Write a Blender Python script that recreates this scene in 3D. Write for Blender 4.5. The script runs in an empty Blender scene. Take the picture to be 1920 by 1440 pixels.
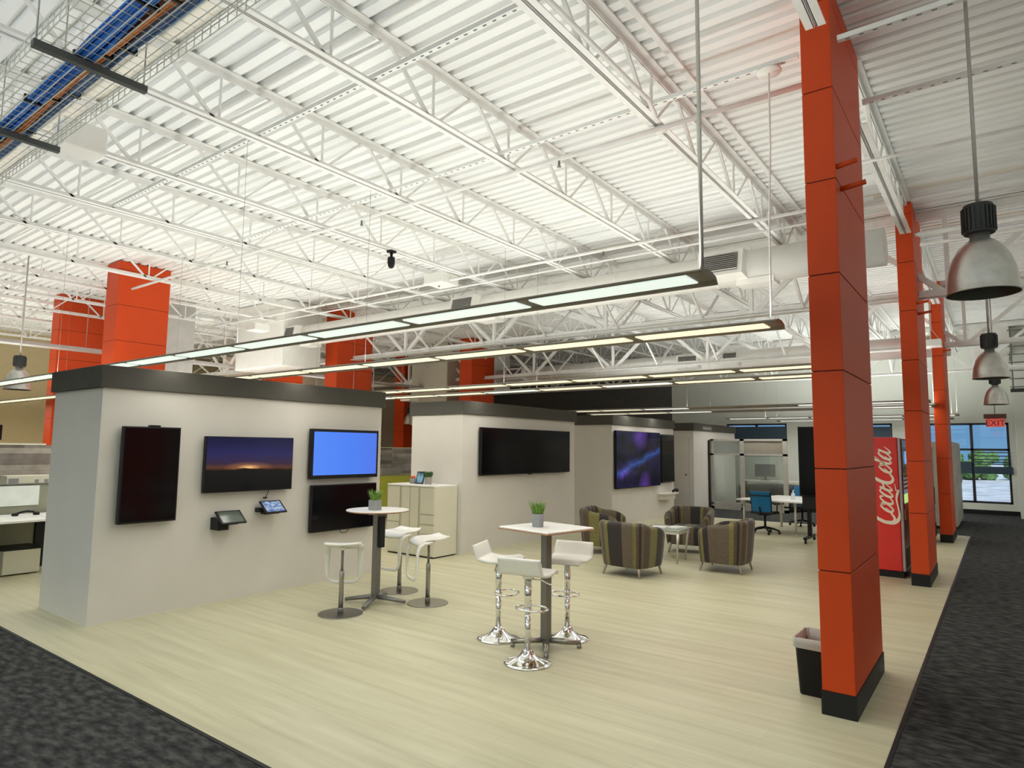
import bpy, bmesh, math, random
from mathutils import Vector, Matrix
random.seed(7)
C = bpy.context.scene.collection
PI = math.pi

# ------------------------------------------------------------------ materials
def mat(name, col, rough=.5, metal=0.0, spec=.5, var=.06, scale=6.0, stretch=(1, 1, 1), emit=None, estr=0.0, bump=0.0, bscale=60, coat=0.0):
    m = bpy.data.materials.new(name); m.use_nodes = True
    nt = m.node_tree; b = nt.nodes['Principled BSDF']
    b.inputs['Roughness'].default_value = rough
    b.inputs['Metallic'].default_value = metal
    b.inputs['Specular IOR Level'].default_value = spec
    b.inputs['Coat Weight'].default_value = coat
    tc = nt.nodes.new('ShaderNodeTexCoord'); mp = nt.nodes.new('ShaderNodeMapping')
    mp.inputs['Scale'].default_value = stretch
    nt.links.new(tc.outputs['Object'], mp.inputs['Vector'])
    nz = nt.nodes.new('ShaderNodeTexNoise'); nz.inputs['Scale'].default_value = scale; nz.inputs['Detail'].default_value = 4
    nt.links.new(mp.outputs['Vector'], nz.inputs['Vector'])
    rp = nt.nodes.new('ShaderNodeValToRGB')
    lo = tuple(max(0, c * (1 - var)) for c in col) + (1,); hi = tuple(min(1, c * (1 + var)) for c in col) + (1,)
    rp.color_ramp.elements[0].position = .3; rp.color_ramp.elements[1].position = .7
    rp.color_ramp.elements[0].color = lo; rp.color_ramp.elements[1].color = hi
    nt.links.new(nz.outputs['Fac'], rp.inputs['Fac']); nt.links.new(rp.outputs['Color'], b.inputs['Base Color'])
    if bump:
        n2 = nt.nodes.new('ShaderNodeTexNoise'); n2.inputs['Scale'].default_value = bscale
        nt.links.new(mp.outputs['Vector'], n2.inputs['Vector'])
        bp = nt.nodes.new('ShaderNodeBump'); bp.inputs['Strength'].default_value = bump; bp.inputs['Distance'].default_value = .01
        nt.links.new(n2.outputs['Fac'], bp.inputs['Height']); nt.links.new(bp.outputs['Normal'], b.inputs['Normal'])
    if emit:
        b.inputs['Emission Color'].default_value = tuple(emit) + (1,); b.inputs['Emission Strength'].default_value = estr
    return m

M = {}
M['white_steel'] = mat('white_steel_paint', (.80, .79, .76), .5)
M['deck'] = mat('white_deck_paint', (.86, .86, .84), .55)
M['duct'] = mat('white_duct_paint', (.78, .76, .71), .5, var=.03)
M['orange'] = mat('orange_panel', (.58, .056, .005), .50, spec=.30, var=.03, scale=2)
M['orange_dark'] = mat('orange_seam', (.10, .012, .004), .7)
M['black_base'] = mat('black_rubber_base', (.010, .010, .011), .55, spec=.3)
M['pod'] = mat('warm_grey_wall_paint', (.62, .595, .545), .75, var=.02, scale=3)
M['fascia'] = mat('charcoal_fascia', (.078, .074, .063), .75, spec=.2, var=.05)
M['cream'] = mat('cream_laminate', (.66, .64, .52), .45, var=.02)
M['cream_dark'] = mat('cream_channel', (.52, .50, .40), .5, var=.02)
M['white'] = mat('white_plastic', (.80, .79, .74), .32, var=.02)
M['whitetop'] = mat('white_laminate', (.82, .81, .78), .28, var=.02)
M['ply'] = mat('ply_edge', (.42, .22, .12), .5, scale=30)
M['black'] = mat('black_plastic', (.008, .008, .009), .42, spec=.25)
M['screen'] = mat('black_glass_screen', (.003, .003, .004), .12, spec=.22, var=.0)
M['chrome'] = mat('chrome', (.80, .80, .80), .06, metal=1, var=.02)
M['steel'] = mat('brushed_steel', (.36, .345, .31), .28, metal=1, var=.06, scale=20, stretch=(1, 1, 8))
M['grey_metal'] = mat('grey_metal', (.22, .215, .205), .38, metal=.7)
M['alu'] = mat('aluminium', (.62, .60, .55), .38, metal=.75)
M['spun_alu'] = mat('spun_aluminium', (.62, .61, .58), .36, metal=.85, var=.10, scale=14)
M['greycap'] = mat('dark_grey_housing', (.030, .032, .030), .55)
M['reflector'] = mat('grey_reflector', (.12, .115, .10), .5, metal=.4)
M['fixture'] = mat('bronze_fixture_housing', (.20, .175, .135), .5, var=.05)
M['rod'] = mat('grey_rod', (.42, .40, .37), .45, metal=.4)
M['wire'] = mat('galvanised_wire', (.62, .62, .54), .45, metal=.2)
M['darkstrut'] = mat('dark_strut', (.07, .075, .07), .55)
M['riser'] = mat('grey_duct_paint', (.46, .45, .42), .6)
M['beigewall'] = mat('beige_wall_paint', (.60, .54, .40), .8)
M['slot'] = mat('strut_slot_shadow', (.16, .16, .16), .7)
M['cableblue'] = mat('blue_cable', (.03, .20, .72), .5, var=.35, scale=30, stretch=(.3, 6, 6))
M['cablenavy'] = mat('slate_blue_cable', (.10, .19, .38), .5, var=.4, scale=30, stretch=(.3, 6, 6))
M['cableorange'] = mat('orange_cable', (.72, .25, .07), .5, var=.2, scale=30, stretch=(.3, 6, 6))
M['pot'] = mat('grey_zinc_pot', (.25, .26, .27), .55)
M['potbeige'] = mat('stone_grey_pot', (.30, .28, .25), .7, bump=.2)
M['grass'] = mat('grass_green', (.15, .30, .035), .6, var=.5, scale=40)
M['leaf'] = mat('dark_leaf_green', (.035, .11, .02), .6, var=.5, scale=40)
M['legwood'] = mat('silver_brown_leg', (.40, .34, .27), .35, metal=.5)
M['bluefab'] = mat('blue_mesh_fabric', (.005, .16, .38), .7, var=.15, scale=60)
M['darkfab'] = mat('charcoal_fabric', (.015, .015, .018), .8)
M['trashbag'] = mat('translucent_bag', (.42, .41, .37), .35, bump=.6, bscale=25)
M['red'] = mat('vending_red', (.68, .022, .016), .30, var=.03)
M['letter'] = mat('cream_white_lettering', (.86, .80, .66), .4)
M['tan'] = mat('tan_wall_paint', (.52, .43, .25), .8, var=.03)
M['backwall'] = mat('grey_beige_wall_paint', (.72, .74, .67), .8, var=.02, scale=2)
M['darkwall'] = mat('unlit_wall_dark_grey', (.13, .125, .115), .8)  # wall is unlit and far off there; that dimness is painted into the colour
M['lime'] = mat('lime_fabric', (.42, .42, .05), .8)
M['woodgrey'] = None
M['greywall'] = mat('mid_grey_panel', (.22, .21, .19), .8)
M['beigepanel'] = mat('beige_grey_panel', (.30, .27, .22), .8)
M['sage'] = mat('grey_green_panel', (.27, .27, .20), .8)
M['board'] = mat('white_board', (.74, .78, .74), .4)
M['windowframe'] = mat('dark_bronze_frame', (.020, .020, .024), .4)
M['blind'] = mat('dark_blue_blind', (.025, .055, .085), .5)
M['blinddull'] = mat('slate_blue_shade', (.045, .075, .11), .6)
M['hedge'] = mat('hedge_green', (.10, .22, .05), .8, var=.7, scale=5, bump=.8, bscale=8)
M['pavement'] = mat('paving_dappled_shade', (.55, .56, .60), .9, var=.35, scale=1.2)  # noise variation paints dappled tree shade onto the ground
M['lockers'] = mat('beige_locker', (.42, .40, .34), .5)
M['exitred'] = mat('exit_red', (.75, .08, .06), .4, emit=(1, .16, .13), estr=.32)
M['exitbody'] = mat('brown_sign_body', (.16, .07, .07), .5)
M['exitletter'] = mat('exit_letter', (.25, .02, .02), .4)
M['bottle'] = mat('clear_bottle', (.72, .76, .78), .15)
M['paper'] = mat('paper', (.75, .76, .74), .6)
M['tabletglass'] = mat('mint_glass', (.55, .62, .56), .06, var=.02)
M['dulldisplay'] = mat('dull_grey_display', (.10, .12, .10), .12)
M['blueaccent'] = mat('blue_light_panel', (.15, .4, .8), .4, emit=(.25, .55, 1), estr=.8)
M['lensgreen'] = mat('green_lit_panel', (.5, .8, .3), .4, emit=(.6, 1, .35), estr=.7)
M['dullsteel'] = mat('vending_front_metal', (.35, .36, .38), .3, metal=.5)

def lensmat(name, col, s):
    m = mat(name, (.75, .75, .72), .5, emit=col, estr=s); return m
M['lens_cool'] = lensmat('cool_lit_lens', (.80, .93, .86), .84)
M['lens_warm'] = lensmat('warm_lit_lens', (1.0, .92, .66), .88)
M['lens_white'] = lensmat('white_lit_lens', (.98, .98, .92), .95)
M['lens_off'] = mat('unlit_lens', (.30, .27, .20), .5)

def nodes_mat(name):
    m = bpy.data.materials.new(name); m.use_nodes = True
    return m, m.node_tree, m.node_tree.nodes['Principled BSDF']
def N(nt, t, **kw):
    n = nt.nodes.new(t)
    for k, v in kw.items(): setattr(n, k, v)
    return n
def ramp(nt, stops, mode='LINEAR'):
    r = nt.nodes.new('ShaderNodeValToRGB'); cr = r.color_ramp; cr.interpolation = mode
    while len(cr.elements) > 1: cr.elements.remove(cr.elements[-1])
    cr.elements[0].position = stops[0][0]; cr.elements[0].color = tuple(stops[0][1]) + (1,)
    for p, c in stops[1:]:
        e = cr.elements.new(p); e.color = tuple(c) + (1,)
    return r

def floor_mat():
    m, nt, b = nodes_mat('light_oak_vinyl_plank')
    tc = N(nt, 'ShaderNodeTexCoord'); mp = N(nt, 'ShaderNodeMapping'); mp.inputs['Scale'].default_value = (.55, 9, 1)
    nt.links.new(tc.outputs['Object'], mp.inputs['Vector'])
    n1 = N(nt, 'ShaderNodeTexNoise'); n1.inputs['Scale'].default_value = 1.3; n1.inputs['Detail'].default_value = 6; n1.inputs['Roughness'].default_value = .6
    nt.links.new(mp.outputs['Vector'], n1.inputs['Vector'])
    r1 = ramp(nt, [(.30, (.475, .445, .292)), (.52, (.56, .53, .36)), (.70, (.615, .585, .418))])
    nt.links.new(n1.outputs['Fac'], r1.inputs['Fac'])
    br = N(nt, 'ShaderNodeTexBrick'); br.inputs['Scale'].default_value = 1; br.inputs['Brick Width'].default_value = 1.22; br.inputs['Row Height'].default_value = .18
    br.inputs['Mortar Size'].default_value = .0012; br.inputs['Color1'].default_value = (.94, .94, .94, 1); br.inputs['Color2'].default_value = (1, 1, 1, 1); br.inputs['Mortar'].default_value = (.82, .82, .80, 1)
    br.offset = .37
    nt.links.new(tc.outputs['Object'], br.inputs['Vector'])
    mx = N(nt, 'ShaderNodeMix'); mx.data_type = 'RGBA'; mx.blend_type = 'MULTIPLY'; mx.inputs['Factor'].default_value = 1
    nt.links.new(r1.outputs['Color'], mx.inputs['A']); nt.links.new(br.outputs['Color'], mx.inputs['B'])
    nt.links.new(mx.outputs['Result'], b.inputs['Base Color'])
    b.inputs['Roughness'].default_value = .42; b.inputs['Specular IOR Level'].default_value = .35
    return m
M['floor'] = floor_mat()

def carpet_mat():
    m, nt, b = nodes_mat('charcoal_carpet_tile')
    tc = N(nt, 'ShaderNodeTexCoord'); mp = N(nt, 'ShaderNodeMapping'); mp.inputs['Scale'].default_value = (1, 2.2, 1)
    nt.links.new(tc.outputs['Object'], mp.inputs['Vector'])
    n1 = N(nt, 'ShaderNodeTexNoise'); n1.inputs['Scale'].default_value = 9; n1.inputs['Detail'].default_value = 5
    nt.links.new(mp.outputs['Vector'], n1.inputs['Vector'])
    r1 = ramp(nt, [(.34, (.020, .021, .022)), (.50, (.045, .046, .045)), (.66, (.085, .082, .075))])
    nt.links.new(n1.outputs['Fac'], r1.inputs['Fac']); nt.links.new(r1.outputs['Color'], b.inputs['Base Color'])
    b.inputs['Roughness'].default_value = .95; b.inputs['Specular IOR Level'].default_value = .1
    n2 = N(nt, 'ShaderNodeTexNoise'); n2.inputs['Scale'].default_value = 220
    bp = N(nt, 'ShaderNodeBump'); bp.inputs['Strength'].default_value = .4; bp.inputs['Distance'].default_value = .005
    nt.links.new(tc.outputs['Object'], n2.inputs['Vector']); nt.links.new(n2.outputs['Fac'], bp.inputs['Height']); nt.links.new(bp.outputs['Normal'], b.inputs['Normal'])
    return m
M['carpet'] = carpet_mat()

def deck_mat():
    # painted roof deck; a few sheets have slightly different paint
    m, nt, b = nodes_mat('white_painted_roof_deck')
    tc = N(nt, 'ShaderNodeTexCoord'); sp = N(nt, 'ShaderNodeSeparateXYZ'); nt.links.new(tc.outputs['Object'], sp.inputs[0])
    q = N(nt, 'ShaderNodeMath', operation='MULTIPLY'); q.inputs[1].default_value = 1 / .152; nt.links.new(sp.outputs['Y'], q.inputs[0])
    fl = N(nt, 'ShaderNodeMath', operation='FLOOR'); nt.links.new(q.outputs[0], fl.inputs[0])
    wn = N(nt, 'ShaderNodeTexWhiteNoise', noise_dimensions='1D'); nt.links.new(fl.outputs[0], wn.inputs['W'])
    r = ramp(nt, [(0, (.80, .80, .79)), (.12, (.86, .86, .84)), (.86, (.88, .88, .86)), (.93, (.80, .75, .66)), (.96, (.70, .70, .70))], 'CONSTANT')
    nt.links.new(wn.outputs['Value'], r.inputs['Fac']); nt.links.new(r.outputs['Color'], b.inputs['Base Color'])
    b.inputs['Roughness'].default_value = .6
    return m
M['deck'] = deck_mat()

def wood_mat():
    m, nt, b = nodes_mat('grey_reclaimed_plank')
    tc = N(nt, 'ShaderNodeTexCoord'); mp = N(nt, 'ShaderNodeMapping'); mp.inputs['Rotation'].default_value = (0, -PI / 2, -PI / 2)
    nt.links.new(tc.outputs['Object'], mp.inputs['Vector'])
    sp = N(nt, 'ShaderNodeSeparateXYZ'); nt.links.new(tc.outputs['Object'], sp.inputs[0])
    cb = N(nt, 'ShaderNodeCombineXYZ'); nt.links.new(sp.outputs['Y'], cb.inputs['X']); nt.links.new(sp.outputs['Z'], cb.inputs['Y'])
    br = N(nt, 'ShaderNodeTexBrick'); br.inputs['Scale'].default_value = 1; br.inputs['Brick Width'].default_value = .75; br.inputs['Row Height'].default_value = .085
    br.inputs['Mortar Size'].default_value = .001; br.inputs['Color1'].default_value = (.12, .095, .085, 1); br.inputs['Color2'].default_value = (.36, .32, .28, 1); br.inputs['Mortar'].default_value = (.05, .045, .04, 1)
    nt.links.new(cb.outputs[0], br.inputs['Vector'])
    n1 = N(nt, 'ShaderNodeTexNoise'); n1.inputs['Scale'].default_value = 4; nt.links.new(cb.outputs[0], n1.inputs['Vector'])
    mx = N(nt, 'ShaderNodeMix'); mx.data_type = 'RGBA'; mx.blend_type = 'OVERLAY'; mx.inputs['Factor'].default_value = .6
    nt.links.new(br.outputs['Color'], mx.inputs['A']); nt.links.new(n1.outputs['Fac'], mx.inputs['B']); nt.links.new(mx.outputs['Result'], b.inputs['Base Color'])
    b.inputs['Roughness'].default_value = .7
    return m
M['woodgrey'] = wood_mat()

def stripe_mat():
    m, nt, b = nodes_mat('striped_upholstery')
    uv = N(nt, 'ShaderNodeUVMap'); uv.uv_map = 'UVMap'
    sp = N(nt, 'ShaderNodeSeparateXYZ'); nt.links.new(uv.outputs['UV'], sp.inputs[0])
    fr = N(nt, 'ShaderNodeMath', operation='FRACT'); nt.links.new(sp.outputs['X'], fr.inputs[0])
    br, ol, dk, tp = (.070, .047, .029), (.150, .135, .038), (.016, .011, .010), (.105, .078, .050)
    r = ramp(nt, [(0, br), (.20, ol), (.30, dk), (.42, tp), (.60, ol), (.70, br), (.80, dk), (.88, tp)], 'CONSTANT')
    nt.links.new(fr.outputs[0], r.inputs['Fac'])
    tc = N(nt, 'ShaderNodeTexCoord'); n1 = N(nt, 'ShaderNodeTexNoise'); n1.inputs['Scale'].default_value = 45
    nt.links.new(tc.outputs['Object'], n1.inputs['Vector'])
    mx = N(nt, 'ShaderNodeMix'); mx.data_type = 'RGBA'; mx.blend_type = 'SOFT_LIGHT'; mx.inputs['Factor'].default_value = .5
    nt.links.new(r.outputs['Color'], mx.inputs['A']); nt.links.new(n1.outputs['Fac'], mx.inputs['B']); nt.links.new(mx.outputs['Result'], b.inputs['Base Color'])
    b.inputs['Roughness'].default_value = .75; b.inputs['Sheen Weight'].default_value = .2
    return m
M['stripe'] = stripe_mat()

def screen_mat(name, kind):
    m, nt, b = nodes_mat(name)
    b.inputs['Base Color'].default_value = (.003, .003, .004, 1); b.inputs['Roughness'].default_value = .12; b.inputs['Specular IOR Level'].default_value = .2
    tc = N(nt, 'ShaderNodeTexCoord'); sp = N(nt, 'ShaderNodeSeparateXYZ'); nt.links.new(tc.outputs['Generated'], sp.inputs[0])
    if kind == 'blue':
        r = ramp(nt, [(0, (.10, .27, .98)), (.6, (.085, .24, .95)), (1, (.09, .21, .86))])
        nt.links.new(sp.outputs['Y'], r.inputs['Fac']); nt.links.new(r.outputs['Color'], b.inputs['Emission Color']); b.inputs['Emission Strength'].default_value = .95
    elif kind == 'sunset':
        n1 = N(nt, 'ShaderNodeTexNoise'); n1.inputs['Scale'].default_value = 4; n1.inputs['Detail'].default_value = 5
        nt.links.new(tc.outputs['Generated'], n1.inputs['Vector'])
        a = N(nt, 'ShaderNodeMath', operation='MULTIPLY_ADD'); a.inputs[1].default_value = .10; nt.links.new(n1.outputs['Fac'], a.inputs[0]); nt.links.new(sp.outputs['Z'], a.inputs[2])
        r = ramp(nt, [(0, (.004, .004, .004)), (.44, (.008, .007, .006)), (.46, (.05, .02, .01)), (.49, (.09, .035, .02)), (.56, (.035, .02, .045)), (.75, (.020, .019, .085)), (1, (.010, .010, .040))])
        nt.links.new(a.outputs[0], r.inputs['Fac'])
        # glow of the low sun
        g = N(nt, 'ShaderNodeVectorMath', operation='DISTANCE'); g.inputs[1].default_value = (1, .47, .435)
        mp = N(nt, 'ShaderNodeMapping'); mp.inputs['Scale'].default_value = (0, 1, 2.6); mp.inputs['Location'].default_value = (1, 0, .435 - 2.6 * .435)
        nt.links.new(tc.outputs['Generated'], mp.inputs['Vector']); nt.links.new(mp.outputs['Vector'], g.inputs[0])
        r2 = ramp(nt, [(0, (.75, .55, .25)), (.05, (.55, .30, .10)), (.14, (.12, .05, .02)), (.30, (0, 0, 0))])
        nt.links.new(g.outputs['Value'], r2.inputs['Fac'])
        st = N(nt, 'ShaderNodeMath', operation='GREATER_THAN'); st.inputs[1].default_value = .46; nt.links.new(a.outputs[0], st.inputs[0])
        mm = N(nt, 'ShaderNodeMix'); mm.data_type = 'RGBA'; mm.blend_type = 'MULTIPLY'; mm.inputs['Factor'].default_value = 1
        nt.links.new(r2.outputs['Color'], mm.inputs['A']); nt.links.new(st.outputs[0], mm.inputs['B'])
        ad = N(nt, 'ShaderNodeMix'); ad.data_type = 'RGBA'; ad.blend_type = 'ADD'; ad.inputs['Factor'].default_value = 1
        nt.links.new(r.outputs['Color'], ad.inputs['A']); nt.links.new(mm.outputs['Result'], ad.inputs['B'])
        nt.links.new(ad.outputs['Result'], b.inputs['Emission Color']); b.inputs['Emission Strength'].default_value = 1.1
    elif kind == 'galaxy':
        n1 = N(nt, 'ShaderNodeTexNoise'); n1.inputs['Scale'].default_value = 2.6; n1.inputs['Detail'].default_value = 6
        nt.links.new(tc.outputs['Generated'], n1.inputs['Vector'])
        r = ramp(nt, [(.40, (.004, .004, .012)), (.55, (.014, .010, .055)), (.68, (.10, .04, .30)), (.8, (.25, .10, .6))])
        nt.links.new(n1.outputs['Fac'], r.inputs['Fac'])
        # diagonal blue band, broken up by noise
        n2 = N(nt, 'ShaderNodeTexNoise'); n2.inputs['Scale'].default_value = 5; n2.inputs['Detail'].default_value = 5
        nt.links.new(tc.outputs['Generated'], n2.inputs['Vector'])
        d = N(nt, 'ShaderNodeMath', operation='MULTIPLY_ADD'); d.inputs[1].default_value = -.42; nt.links.new(sp.outputs['Y'], d.inputs[0]); nt.links.new(sp.outputs['Z'], d.inputs[2])
        s = N(nt, 'ShaderNodeMath', operation='MULTIPLY_ADD'); s.inputs[1].default_value = .22; nt.links.new(n2.outputs['Fac'], s.inputs[0]); nt.links.new(d.outputs[0], s.inputs[2])
        s2 = N(nt, 'ShaderNodeMath', operation='SUBTRACT'); s2.inputs[1].default_value = .36; nt.links.new(s.outputs[0], s2.inputs[0])
        ab = N(nt, 'ShaderNodeMath', operation='ABSOLUTE'); nt.links.new(s2.outputs[0], ab.inputs[0])
        r2 = ramp(nt, [(0, (.012, .075, .26)), (.03, (.006, .030, .13)), (.10, (0, 0, 0))]); nt.links.new(ab.outputs[0], r2.inputs['Fac'])
        ad = N(nt, 'ShaderNodeMix'); ad.data_type = 'RGBA'; ad.blend_type = 'ADD'; ad.inputs['Factor'].default_value = 1
        nt.links.new(r.outputs['Color'], ad.inputs['A']); nt.links.new(r2.outputs['Color'], ad.inputs['B'])
        out = ad.outputs['Result']
        for cyz, c, rad in (((.52, .96), (.16, .06, .42), .20), ((.62, .03), (.13, .04, .38), .16)):
            mp = N(nt, 'ShaderNodeMapping'); mp.inputs['Scale'].default_value = (0, 1, .6); mp.inputs['Location'].default_value = (0, 0, cyz[1] * .4)
            nt.links.new(tc.outputs['Generated'], mp.inputs['Vector'])
            g = N(nt, 'ShaderNodeVectorMath', operation='DISTANCE'); g.inputs[1].default_value = (0, cyz[0], cyz[1]); nt.links.new(mp.outputs['Vector'], g.inputs[0])
            r3 = ramp(nt, [(0, c), (rad, (0, 0, 0))]); nt.links.new(g.outputs['Value'], r3.inputs['Fac'])
            mm = N(nt, 'ShaderNodeMix'); mm.data_type = 'RGBA'; mm.blend_type = 'MULTIPLY'; mm.inputs['Factor'].default_value = .8
            nt.links.new(r3.outputs['Color'], mm.inputs['A']); nt.links.new(n2.outputs['Fac'], mm.inputs['B'])
            a2 = N(nt, 'ShaderNodeMix'); a2.data_type = 'RGBA'; a2.blend_type = 'ADD'; a2.inputs['Factor'].default_value = 1
            nt.links.new(out, a2.inputs['A']); nt.links.new(mm.outputs['Result'], a2.inputs['B']); out = a2.outputs['Result']
        nt.links.new(out, b.inputs['Emission Color']); b.inputs['Emission Strength'].default_value = .9
    elif kind == 'ui':
        n1 = N(nt, 'ShaderNodeTexNoise'); n1.inputs['Scale'].default_value = 5
        nt.links.new(tc.outputs['Generated'], n1.inputs['Vector'])
        r = ramp(nt, [(.40, (.10, .20, .50)), (.52, (.35, .48, .70)), (.65, (.65, .72, .85))]); nt.links.new(n1.outputs['Fac'], r.inputs['Fac'])
        nt.links.new(r.outputs['Color'], b.inputs['Emission Color']); b.inputs['Emission Strength'].default_value = .8
    return m
M['scr_blue'] = screen_mat('lit_blue_screen', 'blue')
M['scr_sunset'] = screen_mat('sunset_picture_screen', 'sunset')
M['scr_galaxy'] = screen_mat('purple_blue_picture_screen', 'galaxy')
M['scr_ui'] = screen_mat('lit_tablet_screen', 'ui')

def glass_mat(name, tint, gloss=.10, rough=.02):
    m = bpy.data.materials.new(name); m.use_nodes = True; nt = m.node_tree
    nt.nodes.remove(nt.nodes['Principled BSDF']); out = nt.nodes['Material Output']
    t = N(nt, 'ShaderNodeBsdfTransparent'); t.inputs['Color'].default_value = tuple(tint) + (1,)
    g = N(nt, 'ShaderNodeBsdfGlossy'); g.inputs['Roughness'].default_value = rough; g.inputs['Color'].default_value = (.9, .92, .92, 1)
    mx = N(nt, 'ShaderNodeMixShader'); mx.inputs['Fac'].default_value = gloss
    nt.links.new(t.outputs[0], mx.inputs[1]); nt.links.new(g.outputs[0], mx.inputs[2]); nt.links.new(mx.outputs[0], out.inputs['Surface'])
    return m
M['glass'] = glass_mat('clear_glass', (.86, .90, .88), .08)
M['winglass'] = glass_mat('window_glass', (.93, .96, .97), .05)
M['frost'] = glass_mat('frosted_glass', (.45, .50, .47), .35, .5)

# ------------------------------------------------------------------ geometry
class MB:
    """collects shapes (world or local coordinates) and links them as ONE mesh object"""
    def __init__(s, off=(0, 0, 0)):
        s.bm = bmesh.new(); s.off = Vector(off); s.uv = None; s.smooth = False; s.mi = 0
    def v(s, p): return s.bm.verts.new(Vector(p) - s.off)
    def f(s, vs, sm=False):
        try:
            fc = s.bm.faces.new(vs); fc.smooth = sm; fc.material_index = s.mi; return fc
        except ValueError: return None
    def box(s, x0, x1, y0, y1, z0, z1, bev=0, seg=2):
        vs = [s.v((x, y, z)) for z in (z0, z1) for y in (y0, y1) for x in (x0, x1)]
        fs = [s.f([vs[i] for i in q]) for q in ((0, 2, 3, 1), (4, 5, 7, 6), (0, 1, 5, 4), (2, 6, 7, 3), (0, 4, 6, 2), (1, 3, 7, 5))]
        if bev:
            es = list({e for f in fs for e in f.edges})
            bmesh.ops.bevel(s.bm, geom=es, offset=bev, segments=seg, affect='EDGES', profile=.5)
        return s
    def obox(s, c, size, rotz=0, tilt=None, bev=0):
        """box centred at c, rotated about z, optional extra matrix"""
        n0 = len(s.bm.verts); s.bm.verts.ensure_lookup_table()
        vs = []
        Mx = Matrix.Rotation(rotz, 4, 'Z')
        if tilt is not None: Mx = Mx @ tilt
        for z in (-.5, .5):
            for y in (-.5, .5):
                for x in (-.5, .5):
                    vs.append(s.v(Vector(c) + Mx @ Vector((x * size[0], y * size[1], z * size[2]))))
        fs = [s.f([vs[i] for i in q]) for q in ((0, 2, 3, 1), (4, 5, 7, 6), (0, 1, 5, 4), (2, 6, 7, 3), (0, 4, 6, 2), (1, 3, 7, 5))]
        if bev:
            es = list({e for f in fs for e in f.edges})
            bmesh.ops.bevel(s.bm, geom=es, offset=bev, segments=2, affect='EDGES', profile=.5)
        return s
    def tube(s, pts, r, n=8, caps=True, sm=True, flat=1.0):
        pts = [Vector(p) for p in pts]; rings = []
        rr = r if isinstance(r, (list, tuple)) else [r] * len(pts)
        t0 = (pts[1] - pts[0]).normalized()
        up = Vector((0, 0, 1)) if abs(t0.z) < .9 else Vector((1, 0, 0))
        a = t0.cross(up).normalized()
        for i, p in enumerate(pts):
            if i == 0: t = pts[1] - pts[0]
            elif i == len(pts) - 1: t = pts[-1] - pts[-2]
            else: t = (pts[i + 1] - p).normalized() + (p - pts[i - 1]).normalized()
            if t.length < 1e-9: t = t0
            t.normalize()
            a = (a - t * a.dot(t)); a.normalize(); b = t.cross(a)
            rings.append([s.v(p + (a * math.cos(2 * PI * k / n) + b * math.sin(2 * PI * k / n) * flat) * rr[i]) for k in range(n)])
        for i in range(len(rings) - 1):
            for k in range(n):
                s.f([rings[i][k], rings[i][(k + 1) % n], rings[i + 1][(k + 1) % n], rings[i + 1][k]], sm)
        if caps: s.f(rings[0][::-1]); s.f(rings[-1])
        return s
    def bar(s, p0, p1, w, h, up=(0, 0, 1)):
        """rectangular bar between two points"""
        p0, p1 = Vector(p0), Vector(p1); t = (p1 - p0).normalized(); u = Vector(up)
        if abs(t.dot(u)) > .98: u = Vector((1, 0, 0))
        a = t.cross(u).normalized(); b = a.cross(t)
        A = [s.v(p0 + a * x * w / 2 + b * y * h / 2) for x, y in ((-1, -1), (1, -1), (1, 1), (-1, 1))]
        B = [s.v(p1 + a * x * w / 2 + b * y * h / 2) for x, y in ((-1, -1), (1, -1), (1, 1), (-1, 1))]
        for k in range(4): s.f([A[k], A[(k + 1) % 4], B[(k + 1) % 4], B[k]])
        s.f(A[::-1]); s.f(B); return s
    def lathe(s, prof, c=(0, 0, 0), n=32, sm=True):
        c = Vector(c); rings = []
        for r, z in prof:
            if r < 1e-6: rings.append([s.v(c + Vector((0, 0, z)))])
            else: rings.append([s.v(c + Vector((r * math.cos(2 * PI * k / n), r * math.sin(2 * PI * k / n), z))) for k in range(n)])
        for i in range(len(rings) - 1):
            A, B = rings[i], rings[i + 1]
            for k in range(n):
                k2 = (k + 1) % n
                if len(A) == 1 and len(B) > 1: s.f([A[0], B[k], B[k2]][::-1], sm)
                elif len(B) == 1 and len(A) > 1: s.f([A[k], A[k2], B[0]], sm)
                elif len(A) > 1: s.f([A[k], A[k2], B[k2], B[k]], sm)
        return s
    def disc(s, c, r, z0, z1, n=40, bev=.002):
        return s.lathe([(0, z0), (r - bev, z0), (r, z0 + bev), (r, z1 - bev), (r - bev, z1), (0, z1)], c, n, False)
    def prism(s, poly, axis, a, b, sm=False):
        """extrude polygon (2D) along axis 'X','Y' or 'Z' between a and b"""
        def mk(u, w, t): return {'X': (t, u, w), 'Y': (u, t, w), 'Z': (u, w, t)}[axis]
        A = [s.v(mk(u, w, a)) for u, w in poly]; B = [s.v(mk(u, w, b)) for u, w in poly]
        k = len(poly)
        for i in range(k): s.f([A[i], A[(i + 1) % k], B[(i + 1) % k], B[i]], sm)
        s.f(A[::-1]); s.f(B); return s
    def grid(s, fn, nu, nv, sm=True, uvfn=None, closeu=False):
        if uvfn and s.uv is None: s.uv = s.bm.loops.layers.uv.new('UVMap')
        V = [[s.v(fn(i / nu, j / nv)) for j in range(nv + 1)] for i in range(nu + (0 if closeu else 1))]
        L = len(V)
        for i in range(nu):
            for j in range(nv):
                idx = [(i, j), (i + 1, j), (i + 1, j + 1), (i, j + 1)]
                fc = s.f([V[a % L][b] for a, b in idx], sm)
                if fc and uvfn:
                    for lp, (a, b) in zip(fc.loops, idx): lp[s.uv].uv = uvfn(a / nu, b / nv)
        return V
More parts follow.
